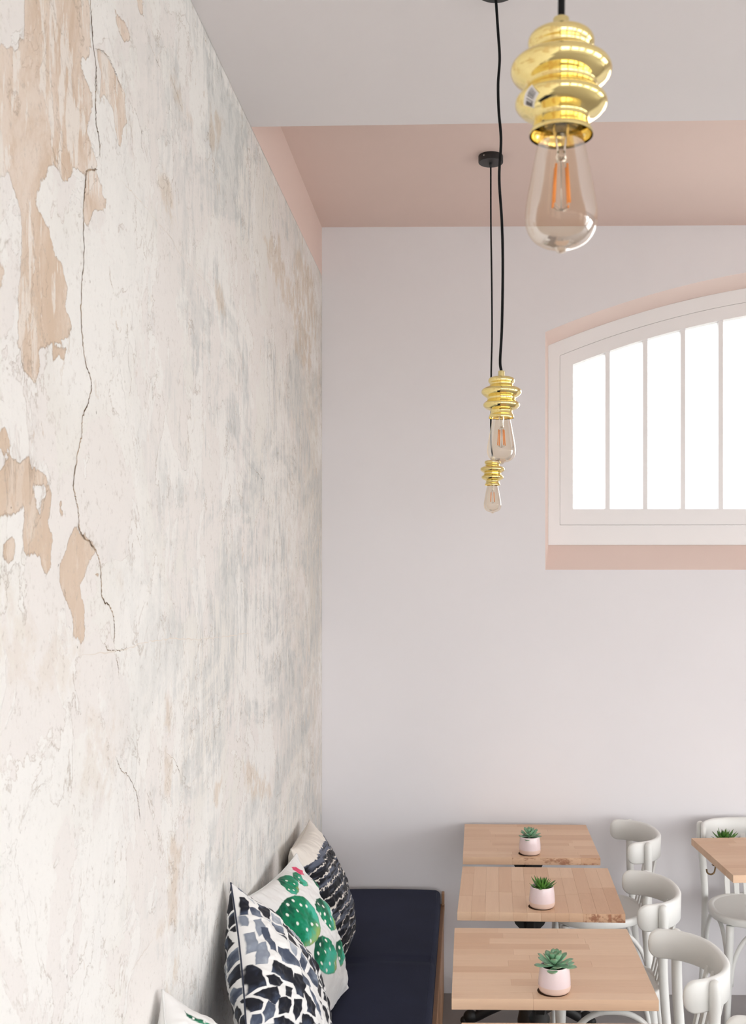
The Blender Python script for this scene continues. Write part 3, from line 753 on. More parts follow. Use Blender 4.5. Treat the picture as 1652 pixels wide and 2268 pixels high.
def print_check(U, W, side):
    # rows of loose brush marks: black, slate and pale grey watercolour on white, darker towards the lower corner
    c = print_plain(U, W, side)
    u = U + (vnoise(U * 3 + 7, W * 3 + 2, 41, 2) - .5) * .13; v = W + (vnoise(U * 3 + 1, W * 3 + 9, 43, 2) - .5) * .13
    rot = .30
    uu = u * math.cos(rot) - v * math.sin(rot) + 3; vv = u * math.sin(rot) + v * math.cos(rot) + 3
    if side < 0: uu = uu + 1.37
    rows = 4.5
    ry = vv * rows; iy = np.floor(ry); fy = ry - iy
    off = hash2(iy, iy * 0 + 5, 3)
    rx = uu * 4.6 + off; ix = np.floor(rx); fx = rx - ix
    h1 = hash2(ix, iy, 11); h2 = hash2(ix, iy, 12); h3 = hash2(ix, iy, 13); h4 = hash2(ix, iy, 14); h5 = hash2(ix, iy, 15)
    nz = (vnoise(U * 34, W * 34, 51, 3) - .5) * .06
    mx = .03 + .22 * h1 ** 2; my = .03 + .20 * h2 ** 2
    sk = (h3 - .5) * .28
    fx2 = fx + sk * (fy - .5); fy2 = fy + (h4 - .5) * .3 * (fx - .5)
    d = np.minimum(np.minimum(fx2 - mx, 1 - .04 - .1 * h4 - fx2), np.minimum(fy2 - my, 1 - .03 - .1 * h3 - fy2)) + nz
    m = sstep(d, -.012, .016)
    dark = h5 * .7 + 1.1 * np.clip((U + 1) * .25 + (1 - W) * .25, 0, .6) - .20 if side > 0 else h5 + .18
    tone = np.where(dark > .52, 0, np.where(dark > .30, 1, 2))
    wash = vnoise(uu * 9 + 4, vv * 9, 61, 4)
    grad = np.clip(wash * 1.1 + (fy2 - .5) * .5, 0, 1)
    blk = mixc(L3(30, 31, 40), L3(74, 84, 104), sstep(grad, .58, .98))
    sl = mixc(L3(66, 74, 92), L3(132, 142, 158), sstep(grad, .25, .85))
    gr = mixc(L3(138, 146, 160), L3(190, 196, 204), sstep(grad, .2, .85))
    pc = np.where((tone == 0)[..., None], blk, np.where((tone == 1)[..., None], sl, gr))
    pc = mixc(pc, pc * .72, np.exp(-(d / .03) ** 2) * .7)
    out = mixc(c, pc, m)
    if side < 0: return out
    # the side turned to the room: marks set down one by one
    h = sdf_poly(U, W, HULL)
    out = mixc(out, c, sstep(h, -.03, -.01))
    tones = [(L3(27, 28, 37), L3(70, 80, 102)), (L3(72, 80, 98), L3(128, 138, 156)), (L3(140, 148, 162), L3(186, 192, 202))]
    for k, (tone, poly) in enumerate(MARKS):
        P = np.array(poly); lo, hi = P.min(0), P.max(0); ext = max(.04, (hi - lo).min())
        sel = (U > lo[0] - .04) & (U < hi[0] + .04) & (W > lo[1] - .04) & (W < hi[1] + .04)
        u, v = U[sel], W[sel]
        dd = sdf_poly(u + (vnoise(u * 16, v * 16, 80 + k, 2) - .5) * .12 * ext, v + (vnoise(u * 16, v * 16, 81 + k, 2) - .5) * .12 * ext, poly)
        mm = sstep(dd, -.004, .004)
        ws = vnoise(u * 12 + k * 3.1, v * 8 + k, 90, 4) * .8 + (v - lo[1]) / (hi[1] - lo[1]) * -.35 + .25
        cc = mixc(tones[tone][0], tones[tone][1], sstep(ws, .42, .85))
        cc = mixc(cc, cc * .7, np.exp(-(dd / .010) ** 2) * .6)
        out[sel] = mixc(out[sel], cc, mm)
    return out

def print_stripe(U, W, side):
    c = np.broadcast_to(L3(232, 225, 216), U.shape + (3,)).copy()
    if side < 0: return c
    v = W + (vnoise(U * 2.2 + 5, W * 2.2 + 5, 71, 3) - .5) * .16 
    top = .72 + .07 * U + (vnoise(U * 22, W * 22, 72, 3) - .5) * .08
    k = (top - v) * 6.6
    i = np.floor(k); f = k - i
    h = hash2(i, i * 0 + 2, 5)
    rag = (vnoise(U * 5, W * 14, 73, 4) - .5) * .24
    gap = .86 + .06 * h
    m = sstep(f + rag * .5, -.02, .04) * (1 - sstep(f + rag, gap - .03, gap + .04)) * (v < top)
    br = vnoise(U * 3 + i * 5, W * 26, 75, 4)
    dk = mixc(L3(26, 27, 33), L3(98, 104, 120), sstep(br + (h - .5) * .4, .46, .80))
    return mixc(c, dk, m)

def pillow(key, name, label, fn, n=300):
    ctr, du, dv, a, b, T, pw = PILLOWS[key]
    c, eu, ev, en = pillow_frame(ctr, du, dv)
    U, W, X, Y, H = pillow_geo(n, a, b, T, seed=len(label), pw=pw)
    front = np.stack([X, Y, H], -1).reshape(-1, 3)
    back = np.stack([X, Y, -H * .92], -1).reshape(-1, 3)
    idx = np.arange(n * n).reshape(n, n)
    bord = np.zeros((n, n), bool); bord[0] = bord[-1] = True; bord[:, 0] = bord[:, -1] = True
    front.reshape(n, n, 3)[bord, 2] = 0
    bidx = idx + n * n
    keep = ~bord
    remap = np.where(bord, idx, 0)
    remap[keep] = n * n + np.arange(keep.sum())
    V = np.concatenate([front, back.reshape(n, n, 3)[keep]])
    F1 = np.stack([idx[:-1, :-1], idx[1:, :-1], idx[1:, 1:], idx[:-1, 1:]], -1).reshape(-1, 4)
    F2 = np.stack([remap[:-1, :-1], remap[:-1, 1:], remap[1:, 1:], remap[1:, :-1]], -1).reshape(-1, 4)
    F4 = np.concatenate([F1, F2])
    me = bpy.data.meshes.new(name)
    me.vertices.add(len(V)); me.vertices.foreach_set('co', V.ravel())
    me.loops.add(F4.size); me.loops.foreach_set('vertex_index', F4.ravel())
    me.polygons.add(len(F4)); me.polygons.foreach_set('loop_start', np.arange(0, F4.size, 4)); me.polygons.foreach_set('loop_total', np.full(len(F4), 4))
    me.polygons.foreach_set('use_smooth', np.ones(len(F4), bool))
    cf = fn(U, W, 1).reshape(-1, 3); cb = fn(U, W, -1)[keep]
    rgba = np.ones((len(V), 4), np.float32); rgba[:, :3] = np.concatenate([cf, cb])
    at = me.attributes.new('print', 'FLOAT_COLOR', 'POINT'); at.data.foreach_set('color', rgba.ravel())
    me.update(calc_edges=True); me.validate()
    root = empty(name, tuple(c))
    mt = Matrix(((eu[0], ev[0], en[0]), (eu[1], ev[1], en[1]), (eu[2], ev[2], en[2])))
    root.rotation_euler = mt.to_euler()
    tag(root, label, 'pillow', 'scatter cushions leaning on the plaster wall')
    cov = link_mesh('cover', me, M['print'], root)
    # the stitched seam round the edge
    loop = list(idx[:, 0]) + list(idx[-1, 1:]) + list(idx[-2::-1, -1]) + list(idx[0, -2:0:-1])
    pts = [Vector(front[i]) for i in loop[::3]]
    v, f = tube(pts + [pts[0]], .0022, 6, False)
    sm = link_mesh('seam', mesh('seam', v, f, True), M['seam_' + key], root)
    return root
for key, rgb in (('stripe', (226, 218, 208)), ('cactus', (238, 238, 236)), ('check', (70, 74, 88)), ('corner', (238, 238, 236))):
    t = NT('seam_thread_' + key); M['seam_' + key] = t.base(t.mix(t.noise(t.obj(), 30, 3), lin(rgb), tuple(v * .8 for v in lin(rgb))), .9, 0, .1)
pillow('stripe', 'scatter_cushion', 'cream cushion with black brush stripes, farthest in the corner', print_stripe)
pillow('cactus', 'scatter_cushion', 'white cushion printed with big green cactus and pink flower', print_cactus)
pillow('check', 'scatter_cushion', 'black, grey and white brush-check cushion standing on its corner', print_check)
CORNER = [('pad', [(-.16, .46), (-.02, .50), (.14, .52), (.34, .53), (.58, .50), (.60, .40), (.36, .42), (.16, .42), (0, .42)], [(.05, .47), (.3, .475)])]
pillow('corner', 'scatter_cushion', 'white cushion with only a green stem showing, nearest the camera', lambda U, W, s: print_cactus(U, W, s, CORNER_PADS), 160)

# ------------------------------------------------------------------ tables
TW, TD, TT, TZ = .530, .540, .028, .765
def stave_layout(seed):
    rng = random.Random(seed)
    rows = 12; rw = TD / rows
    out = []
    for r in range(rows):
        y0 = -TD / 2 + r * rw
        cuts = [-TW / 2]
        x = -TW / 2 + rng.uniform(.10, .30)
        while x < TW / 2 - .07:
            cuts.append(x); x += rng.uniform(.17, .34)
        cuts.append(TW / 2)
        for a, b in zip(cuts[:-1], cuts[1:]): out.append((a, b, y0, y0 + rw))
    return out
def column_mesh():
    prof = [(.050, .10), (.052, .115), (.036, .15), (.030, .19), (.034, .23), (.041, .28), (.043, .31), (.035, .35), (.028, .40), (.024, .47), (.022, .56), (.023, .585), (.030, .595), (.030, .606), (.023, .615), (.023, .735)]
    return mesh('column', *lathe(prof, 24, True, True), True)
COL_ME = column_mesh()
PLATE_ME = bevel_mesh('top_plate', join(box(-.15, .15, -.028, .028, .7235, .7365), box(-.028, .028, -.15, -.0281, .7235, .7365), box(-.028, .028, .0281, .15, .7235, .7365)), .002, 1)
def bracket_mesh():
    # a curved gusset between column and plate
    pts = [(.020, .620), (.034, .628), (.050, .645), (.060, .668), (.064, .695), (.066, .7230), (.018, .7230)]
    v = [(x, -.012, z) for x, z in pts] + [(x, .012, z) for x, z in pts]; n = len(pts)
    return mesh('bracket', v, [tuple(range(n)), tuple(range(n, 2 * n))[::-1]] + [(i, n + i, n + (i + 1) % n, (i + 1) % n) for i in range(n)])
BR_ME = bracket_mesh()
def foot_mesh():
    arm = smooth_path([(.02, 0, .125), (.07, 0, .112), (.12, 0, .088), (.17, 0, .062), (.205, 0, .040), (.235, 0, .024)], 5)
    n = len(arm)
    parts = [tube(arm, [.034 - .016 * i / (n - 1) for i in range(n)], 12, True, .75)]
    parts.append(ball((.238, 0, .034), .030, 14, 8, (1, .75, 1)))      # scroll at the toe
    parts.append(ball((.200, 0, .068), .015, 12, 6, (1.2, .8, 1)))
    parts.append(ball((.262, 0, .020), .018, 12, 6, (1, .8, 1)))
    parts.append(ball((.120, 0, .112), .016, 12, 6, (1.8, .7, 1)))
    parts.append(ball((.244, 0, .010), .010, 10, 6, (1.3, 1.3, 1)))
    return mesh('foot', *join(*parts), True)
FOOT_ME = foot_mesh()
HUB_ME = mesh('hub', *lathe([(.004, .060), (.040, .066), (.058, .085), (.060, .105), (.046, .118), (.004, .122)], 24), True)
def cafe_table(loc, rz, seed, label, base_dx=0.0):
    root = tag(empty('cafe_table', (loc[0], loc[1], 0), rz), label, 'table', 'small beech cafe tables')
    lay = stave_layout(seed)
    for i, (a, b, c, d) in enumerate(lay):
        g = .00008
        me = bevel_mesh('stave', box(-(b - a) / 2 + g, (b - a) / 2 - g, -(d - c) / 2 + g, (d - c) / 2 - g, -TT / 2, TT / 2), .0005, 1)
        o = link_mesh('stave', me, M['beech'], root, ((a + b) / 2, (c + d) / 2, TZ - TT / 2))
    off = (base_dx * math.cos(rz), -base_dx * math.sin(rz), 0)     # the foot does not stand quite centred
    for nm, me in (('column', COL_ME), ('top_plate', PLATE_ME), ('hub', HUB_ME)):
        link_mesh(nm, me, M['black_iron'], root, off, (0, 0, -rz))
    for k in range(4):
        link_mesh('bracket', BR_ME, M['black_iron'], root, off, (0, 0, k * math.pi / 2))
        link_mesh('foot', FOOT_ME, M['black_iron'], root, off, (0, 0, k * math.pi / 2))
    return root
T1 = cafe_table((.259, 4.280), -.012, 11, 'beech cafe table against the back wall, farthest of the bench row')
T2 = cafe_table((.252, 3.612), math.pi / 2 - .030, 23, 'beech cafe table with lengthwise staves, second from the back wall', -.028)
T3 = cafe_table((.231, 2.931), -.004, 35, 'beech cafe table with a large rosette plant, third from the back wall', -.022)
T4 = cafe_table((.256, 2.250), 0, 47, 'beech cafe table at the lower picture edge, only its far edge showing')
T5 = cafe_table((1.219, 4.068), .064, 59, 'beech cafe table with a bag hook, at the right by the white chair')
def knotty(tb, pick):
    ch = [o for o in tb.children if o.name.split('.')[0] == 'stave']
    for o in ch:
        if pick(o.location, o.dimensions): o.data.materials.clear(); o.data.materials.append(M['beech_knot'])
knotty(T1, lambda p, d: p.y < -.24 and p.x + d.x / 2 > .10)
knotty(T2, lambda p, d: p.x - d.x / 2 < -.20 and p.y < -.13)
# bag hook screwed under the left edge of the right-hand table
hp = smooth_path([(-.255, -.03, .7375), (-.257, -.03, .722), (-.262, -.03, .706), (-.274, -.03, .700), (-.287, -.03, .706), (-.291, -.03, .720)], 6)
link_mesh('bag_hook', mesh('bag_hook', *join(tube(hp, .0032, 10), box(-.268, -.242, -.040, -.020, .7345, .7372)), True), M['bronze'], T5)['label'] = 'small bronze bag hook'
# wire tray hooked to the far edge, carrying the plant behind the table
tr = smooth_path([(-.110 + .044 * math.cos(a), .318 + .044 * math.sin(a), .675) for a in np.linspace(0, 2 * math.pi, 17)], 3)
arms = [tube([(-.110 + sx, .262, .7366), (-.110 + sx, .274, .735), (-.110 + sx, .280, .71), (-.110 + sx, .284, .675)], .002, 8) for sx in (-.03, .03)]
bars = [tube([(-.110 + sx, .280, .675), (-.110 + sx, .356, .675)], .002, 8) for sx in (-.02, 0, .02)]
link_mesh('plant_tray', mesh('plant_tray', *join(tube(tr, .0022, 8, False), *arms, *bars), True), M['black_iron'], T5)['label'] = 'thin black wire plant tray'

# ------------------------------------------------------------------ potted succulents
def glaze(name, rgb, rough):
    t = NT(name); p = t.obj()
    sp = t.ss(t.noise(p, 160, 2), .74, .76, 0, .5)
    c = t.mix(t.noise(p, 18, 3), lin(rgb), tuple(v * .95 for v in lin(rgb)))
    t.base(t.mix(sp, c, tuple(v * .8 for v in lin(rgb))), rough, 0, .5); return t.m
M['pot_pink'] = glaze('pale_pink_glaze', (239, 219, 220), .18)
M['pot_bare'] = glaze('bare_blush_clay', (232, 204, 190), .6)
t = NT('potting_soil'); M['soil'] = t.base(t.mix(t.noise(t.obj(), 300, 3), lin((38, 31, 26)), lin((72, 60, 50))), .95, 0, .1)
t = NT('pot_recess_disc'); M['mat'] = t.base(t.mix(t.noise(t.obj(), 80, 3), lin((60, 40, 28)), lin((84, 58, 42))), .9, 0, .1)  # added disc: its dark colour stands for the shaded recess at the pot's foot
def leaf_mat(name, c0, c1, tip):
    t = NT(name); p = t.obj()
    rnd = t.n('ShaderNodeObjectInfo', out=5)
    x = t.n('ShaderNodeSeparateXYZ', i0=p)
    c = t.mix(t.math('ADD', t.math('MULTIPLY', rnd, .6), t.math('MULTIPLY', t.noise(p, 60, 3), .4)), lin(c0), lin(c1))
    c = t.mix(t.ss(x, .80, 1.0, 0, .8), c, lin(tip))
    t.base(c, .45, 0, .4)
    t.set(t.b.inputs['Subsurface Weight'], .08); t.set(t.b.inputs['Subsurface Radius'], (.01, .02, .005))
    return t.m
M['leaf_rosette'] = leaf_mat('blue_green_rosette_leaf', (158, 200, 164), (114, 168, 132), (122, 112, 92))
M['leaf_spiky'] = leaf_mat('dark_green_aloe_leaf', (60, 112, 48), (104, 156, 64), (88, 62, 44))
POT_R = .0425
def pot_meshes():
    lo = [(.002, .0), (.036, .0), (.0395, .0025), (.0418, .008), (.0425, .018)]
    hi = [(.0425, .018), (.0423, .026), (.0412, .040), (.0395, .054), (.0378, .064), (.0372, .0665), (.0362, .0672), (.0350, .066), (.0348, .056)]
    return mesh('base_band', *lathe(lo, 40), True), mesh('pot', *lathe(hi, 40), True)
POT_LO, POT_HI = pot_meshes()
SOIL_ME = mesh('soil', *lathe([(.0005, .0595), (.02, .0588), (.0352, .057)], 24), True)
DISC_ME = mesh('pot_recess_disc', *lathe([(.0005, 0), (.0405, 0), (.0410, .0006), (.0405, .0012), (.0005, .0012)], 40), False)
def leaf_mesh(name, widths, thick, curl):
    """unit-length leaf along +x: widths = half width per station"""
    V, Fc = [], []
    n = len(widths)
    seg = 8
    for i, (s, wd) in enumerate(widths):
        zc = curl * (s ** 2)
        for k in range(seg):
            a = 2 * math.pi * k / seg
            yy = wd * math.cos(a)
            zz = thick * (wd / .2) ** .6 * math.sin(a) * (.6 if math.sin(a) > 0 else 1.0) + .35 * abs(yy) ** 1.3
            V.append((s, yy, zc + zz))
    for i in range(n - 1):
        for k in range(seg):
            k2 = (k + 1) % seg; Fc.append((i * seg + k, i * seg + k2, (i + 1) * seg + k2, (i + 1) * seg + k))
    Fc.append(tuple(range(seg))[::-1]); Fc.append(tuple((n - 1) * seg + k for k in range(seg)))
    return mesh(name, V, Fc, True)
LEAF_R = leaf_mesh('leaf', [(0, .07), (.15, .09), (.35, .135), (.55, .19), (.72, .215), (.84, .19), (.92, .125), (.97, .05), (1.0, .006)], .05, .16)
LEAF_S = leaf_mesh('leaf', [(0, .11), (.15, .125), (.35, .118), (.55, .094), (.72, .066), (.86, .035), (.95, .014), (1.0, .003)], .06, .12)
def succulent(loc, kind, seed, label, scale=1.0, disc_off=(-.0040, .001)):
    rng = random.Random(seed)
    root = tag(empty('potted_succulent', loc), label, 'plant', 'succulents in pale pink pots')
    if disc_off: link_mesh('pot_recess_disc', DISC_ME, M['mat'], root, (disc_off[0], disc_off[1], .0002))  # added disc, dark for the shaded recess at the pot's foot
    p = link_mesh('pot', POT_HI, M['pot_pink'], root, (0, 0, .0015))
    link_mesh('base_band', POT_LO, M['pot_bare'], p)['label'] = 'unglazed blush foot of the pot'
    link_mesh('soil', SOIL_ME, M['soil'], root, (0, 0, .0015))
    if kind == 'rosette':
        N = 30
        for i in range(N):
            q = i / (N - 1)
            az = i * 2.39996 + rng.uniform(-.15, .15)
            el = math.radians(82 - 92 * q ** .8 + rng.uniform(-5, 5))
            ln = (.020 + .034 * q ** .6) * scale * rng.uniform(.92, 1.08)
            z0 = .078 - .014 * q
            o = link_mesh('leaf', LEAF_R, M['leaf_rosette'], root, (.003 * math.cos(az), .003 * math.sin(az), z0), (0, -el, az))
            o.scale = (ln, ln * rng.uniform(1.0, 1.2), ln)
    else:
        N = 30
        for i in range(N):
            q = i / (N - 1)
            az = i * 2.39996 + rng.uniform(-.2, .2)
            el = math.radians(80 - 62 * q + rng.uniform(-6, 6))
            ln = (.036 + .014 * q) * scale * rng.uniform(.85, 1.1)
            r0 = .003 + .010 * q
            o = link_mesh('leaf', LEAF_S, M['leaf_spiky'], root, (r0 * math.cos(az), r0 * math.sin(az), .059), (0, -el, az))
            o.scale = (ln, ln * rng.uniform(1.1, 1.35), ln)
    return root
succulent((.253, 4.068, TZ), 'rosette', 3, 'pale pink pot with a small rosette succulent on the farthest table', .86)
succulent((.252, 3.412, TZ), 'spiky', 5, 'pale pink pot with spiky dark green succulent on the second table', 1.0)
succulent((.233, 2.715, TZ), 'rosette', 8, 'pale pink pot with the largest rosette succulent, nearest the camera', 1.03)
c5 = T5.location; ca, sa = math.cos(.064), math.sin(.064)
lx, ly = -.110, .318
succulent((c5.x + lx * ca - ly * sa, c5.y + lx * sa + ly * ca, .6772), 'spiky', 13, 'spiky succulent peeping over the right-hand table, pot hidden', 1.38, None)

# ------------------------------------------------------------------ bentwood chairs (local front = -x)
def rail_mesh():
    A, B, th, H, zt, r = .158, .200, .019, .086, .800, .034
    n = 57
    pts = []
    for i in range(n):
        tt = -math.pi / 2 + math.pi * i / (n - 1)
        y = B * math.copysign(abs(math.sin(tt)) ** .82, math.sin(tt)); x = .088 + A * max(0, math.cos(tt)) ** .95
        pts.append(Vector((x, y, 0)))
    # even spacing
    L = [0]
    for a, b in zip(pts[:-1], pts[1:]): L.append(L[-1] + (b - a).length)
    tot = L[-1]
    ss = sorted(set([0, .002, .006, .012, .02, .028, .036] + list(np.linspace(.045, tot - .045, 44)) + [tot - v for v in (.036, .028, .02, .012, .006, .002, 0)]))
    def at(s):
        for j in range(len(L) - 1):
            if L[j + 1] >= s - 1e-9:
                f = (s - L[j]) / (L[j + 1] - L[j]); return pts[j].lerp(pts[j + 1], f)
        return pts[-1]
    V, Fc = [], []
    for s in ss:
        p = at(s); t_ = (at(min(tot, s + .004)) - at(max(0, s - .004))).normalized()
        nrm = Vector((t_.y, -t_.x, 0))
        e = min(s, tot - s)
        cut = 0 if e >= r else r - math.sqrt(max(0, r * r - (r - e) ** 2))
        thk = th * (1 if e > .008 else .55 + .45 * e / .008)
        z0, z1 = zt - H + cut, zt - cut
        if z1 - z0 < .016: z0, z1 = (z0 + z1) / 2 - .008, (z0 + z1) / 2 + .008
        rr = .0055
        for (du, zz) in ((-.5, z0 + rr), (-.5, z1 - rr), (-.5 + rr / th, z1), (.5 - rr / th, z1), (.5, z1 - rr), (.5, z0 + rr), (.5 - rr / th, z0), (-.5 + rr / th, z0)):
            V.append(p + nrm * du * thk + Vector((0.02 * (zz - .757), 0, zz)))
    m = len(ss)
    for j in range(m - 1):
        for k in range(8):
            k2 = (k + 1) % 8; Fc.append((j * 8 + k, j * 8 + k2, (j + 1) * 8 + k2, (j + 1) * 8 + k))
    Fc.append(tuple(range(8))[::-1]); Fc.append(tuple((m - 1) * 8 + k for k in range(8)))
    return mesh('back_rail', V, Fc, True)
def seat_mesh():
    V, Fc = [], []
    seg = 56
    loops = [(.01, .455), (.95, .455), (.985, .458), (1.0, .463), (1.0, .479), (.988, .486), (.965, .488), (.90, .4875), (.885, .4845), (.87, .4840), (.45, .4805), (.01, .4800)]
    for s, z in loops:
        for k in range(seg):
            a = 2 * math.pi * k / seg
            ca_, sa_ = math.cos(a), math.sin(a)
            x = .198 * math.copysign(abs(ca_) ** .86, ca_); y = (.202 - .018 * ca_) * math.copysign(abs(sa_) ** .88, sa_)
            V.append((x * s, y * s, z))
    for i in range(len(loops) - 1):
        for k in range(seg):
            k2 = (k + 1) % seg; Fc.append((i * seg + k, i * seg + k2, (i + 1) * seg + k2, (i + 1) * seg + k))
    return mesh('seat', V, Fc, True)
def arch_mesh(a, b, z0=.22, z1=.4430):
    a, b = Vector(a), Vector(b)
    pts = []
    for i in range(29):
        u = -1 + 2 * i / 28
        s = .5 + .5 * math.copysign(abs(math.sin(u * math.pi / 2)) ** .85, u)
        p = a.lerp(b, s)
        z = z0 + (z1 - z0) * max(0, 1 - abs(2 * s - 1) ** 2.4) ** (1 / 2.0)
        pts.append((p.x, p.y, z))
    return mesh('brace', *tube(pts, .0095, 10), True)
RAIL, SEAT = rail_mesh(), seat_mesh()
def stile(s):
    p = smooth_path([(.235, s * .185, .001), (.205, s * .178, .20), (.182, s * .176, .45), (.172, s * .185, .60), (.172, s * .1975, .72), (.172, s * .1985, .785)], 6)
    p.append(Vector((.172, s * .1985, .7945))); p.append(Vector((.172, s * .1985, .7995)))
    n = len(p)
    rad = [.0125 + .003 * min(1, i / (n * .5)) for i in range(n - 2)] + [.0125, .005]
    return mesh('stile', *tube(p, rad, 14), True)
def leg(s):
    p = smooth_path([(-.172, s * .172, .001), (-.160, s * .162, .22), (-.150, s * .152, .456)], 6)
    return mesh('leg', *tube(p, [.0115 + .005 * i / (len(p) - 1) for i in range(len(p))], 14), True)
STILES = [stile(-1), stile(1)]; LEGS = [leg(-1), leg(1)]
BRACES = [arch_mesh((-.158, -.150, 0), (-.158, .150, 0)), arch_mesh((-.148, -.160, 0), (.182, -.172, 0)), arch_mesh((-.148, .160, 0), (.182, .172, 0))]
def slat_mesh(y):
    x1 = .095 + .150 * (1 - (abs(y) / .2) ** 2.4) ** .5 - .004
    x0 = .178 - .25 * y * y
    me = bevel_mesh('slat', box(-.0045, .0045, -.011, .011, 0, 1), .0015, 1)
    for v in me.vertices:
        s = v.co.z; v.co = Vector((x0 + (x1 - x0) * s + v.co.x, y + v.co.y, .480 + s * (.735 - .480)))
    return me
SLATS = [slat_mesh(y) for y in (-.08, -.04, 0, .04, .08)]
def chair(loc, rz, label, group='white bentwood chairs'):
    root = tag(empty('bentwood_chair', (loc[0], loc[1], 0), rz), label, 'chair', group)
    link_mesh('back_rail', RAIL, M['chair'], root); link_mesh('seat', SEAT, M['chair'], root)
    for me in STILES: link_mesh('stile', me, M['chair'], root)
    for me in LEGS: link_mesh('leg', me, M['chair'], root)
    for me in BRACES: link_mesh('brace', me, M['chair'], root)
    for me in SLATS: link_mesh('slat', me, M['chair'], root)
    return root
chair((.545, 4.302), .03, 'white bentwood chair at the farthest bench table, by the back wall')
chair((.467, 3.527), -.03, 'white bentwood chair at the second bench table from the wall')
chair((.467, 2.895), .05, 'white bentwood chair at the table with the largest rosette plant')
chair((.532, 2.290), 0, 'white bentwood chair cut off by the lower right picture corner')
chair((1.208, 4.305), math.pi / 2, 'white bentwood chair facing out from the back wall behind right-hand table')

# ------------------------------------------------------------------ pendant lamps
# profile of the shade: (radius, height above its lower lip)
SH = [(.0284, .0000), (.0285, .0020), (.0275, .0050), (.0255, .0090), (.0246, .0130), (.0252, .0165), (.0297, .0193), (.0362, .0222), (.0400, .0254), (.0412, .0286), (.0405, .0318), (.0375, .0350), (.0338, .0382), (.0319, .0412), (.0318, .0432),
      (.0328, .0458), (.0378, .0491), (.0428, .0527), (.0450, .0565), (.0451, .0599), (.0433, .0633), (.0382, .0667), (.0315, .0700), (.0271, .0729), (.0260, .0752), (.0268, .0775), (.0288, .0800), (.0297, .0830), (.0292, .0862), (.0268, .0892), (.0200, .0912), (.0080, .0920)]
def refine(prof, sub=4):
    return [(p.x, p.z) for p in smooth_path([(r, 0, z) for r, z in prof], sub)]
SHF = refine(SH)
SHADE_ME = mesh('shade', *lathe(SHF + [(max(.0005, r - .0012), z - (.0 if i < 20 else .0012)) for i, (r, z) in enumerate(SHF)][::-1], 72), True)
def seal(me):  # join the inner skin to the lip
    bm = bmesh.new(); bm.from_mesh(me); bmesh.ops.remove_doubles(bm, verts=bm.verts[:], dist=1e-5); bm.to_mesh(me); bm.free(); me.update()
FER_ME = mesh('ferrule', *lathe([(.0004, .0900), (.0072, .0900), (.0072, .0905), (.0072, .1045), (.0071, .1050), (.0066, .1055), (.0060, .1056), (.0036, .1056)], 28), True)
BU = [(.0130, .0180), (.0150, .0120), (.0172, .0050), (.0196, -.0010), (.0222, -.0130), (.0250, -.0270), (.0276, -.0410), (.0301, -.0545), (.0318, -.0660), (.0322, -.0730), (.0316, -.0800), (.0292, -.0870), (.0240, -.0935), (.0165, -.0978), (.0095, -.0998), (.0058, -.1010), (.0046, -.1028), (.0030, -.1042), (.0004, -.1048)]
BULB_ME = mesh('bulb', *lathe(refine(BU, 3), 56), True)
CAP_ME = mesh('bulb_cap', *lathe([(.0004, .040), (.0125, .039), (.0132, .034), (.0125, .031), (.0132, .028), (.0125, .025), (.0132, .022), (.0132, .0170), (.0158, .0100), (.0004, .0098)], 32), True)
STEM_ME = mesh('stem', *lathe([(.0085, .010), (.0060, -.002), (.0042, -.010), (.0040, -.016), (.0052, -.019), (.0040, -.0215), (.0004, -.0225)], 20), True)
WIRE = []
FIL = []
for k in range(4):
    a = k * math.pi / 2 + .5
    FIL.append(mesh('filament', *tube([(.0070 * math.cos(a), .0070 * math.sin(a), -.0265), (.0098 * math.cos(a), .0098 * math.sin(a), -.0620)], .0011, 8), True))
    WIRE.append(tube([(.0015 * math.cos(a), .0015 * math.sin(a), -.019), (.0070 * math.cos(a), .0070 * math.sin(a), -.0265)], .0004, 6))
    WIRE.append(tube([(.0098 * math.cos(a), .0098 * math.sin(a), -.0610), (.0050 * math.cos(a), .0050 * math.sin(a), -.0655), (0, 0, -.0665)], .0004, 6))
WIRE_ME = mesh('support_wire', *join(*WIRE, tube([(0, 0, -.02), (0, 0, -.0665)], .0005, 6)), True)
CANOPY_ME = mesh('canopy', *lathe([(.0005, .0), (.0440, .0), (.0452, .001), (.0456, .0025), (.0456, .0235), (.0450, .025), (.0005, .025)], 56), False)
for p_ in CANOPY_ME.polygons: p_.use_smooth = len(p_.vertices) == 4 and abs(p_.normal.z) < .5
RELIEF_ME = mesh('strain_relief', *lathe([(.0036, -.0165), (.0044, -.016), (.0062, -.004), (.0062, .0005)], 20), True)
SCREW_ME = mesh('screw', *lathe([(.0004, .0018), (.0026, .0016), (.0030, .0006), (.0030, -.002)], 12), True)
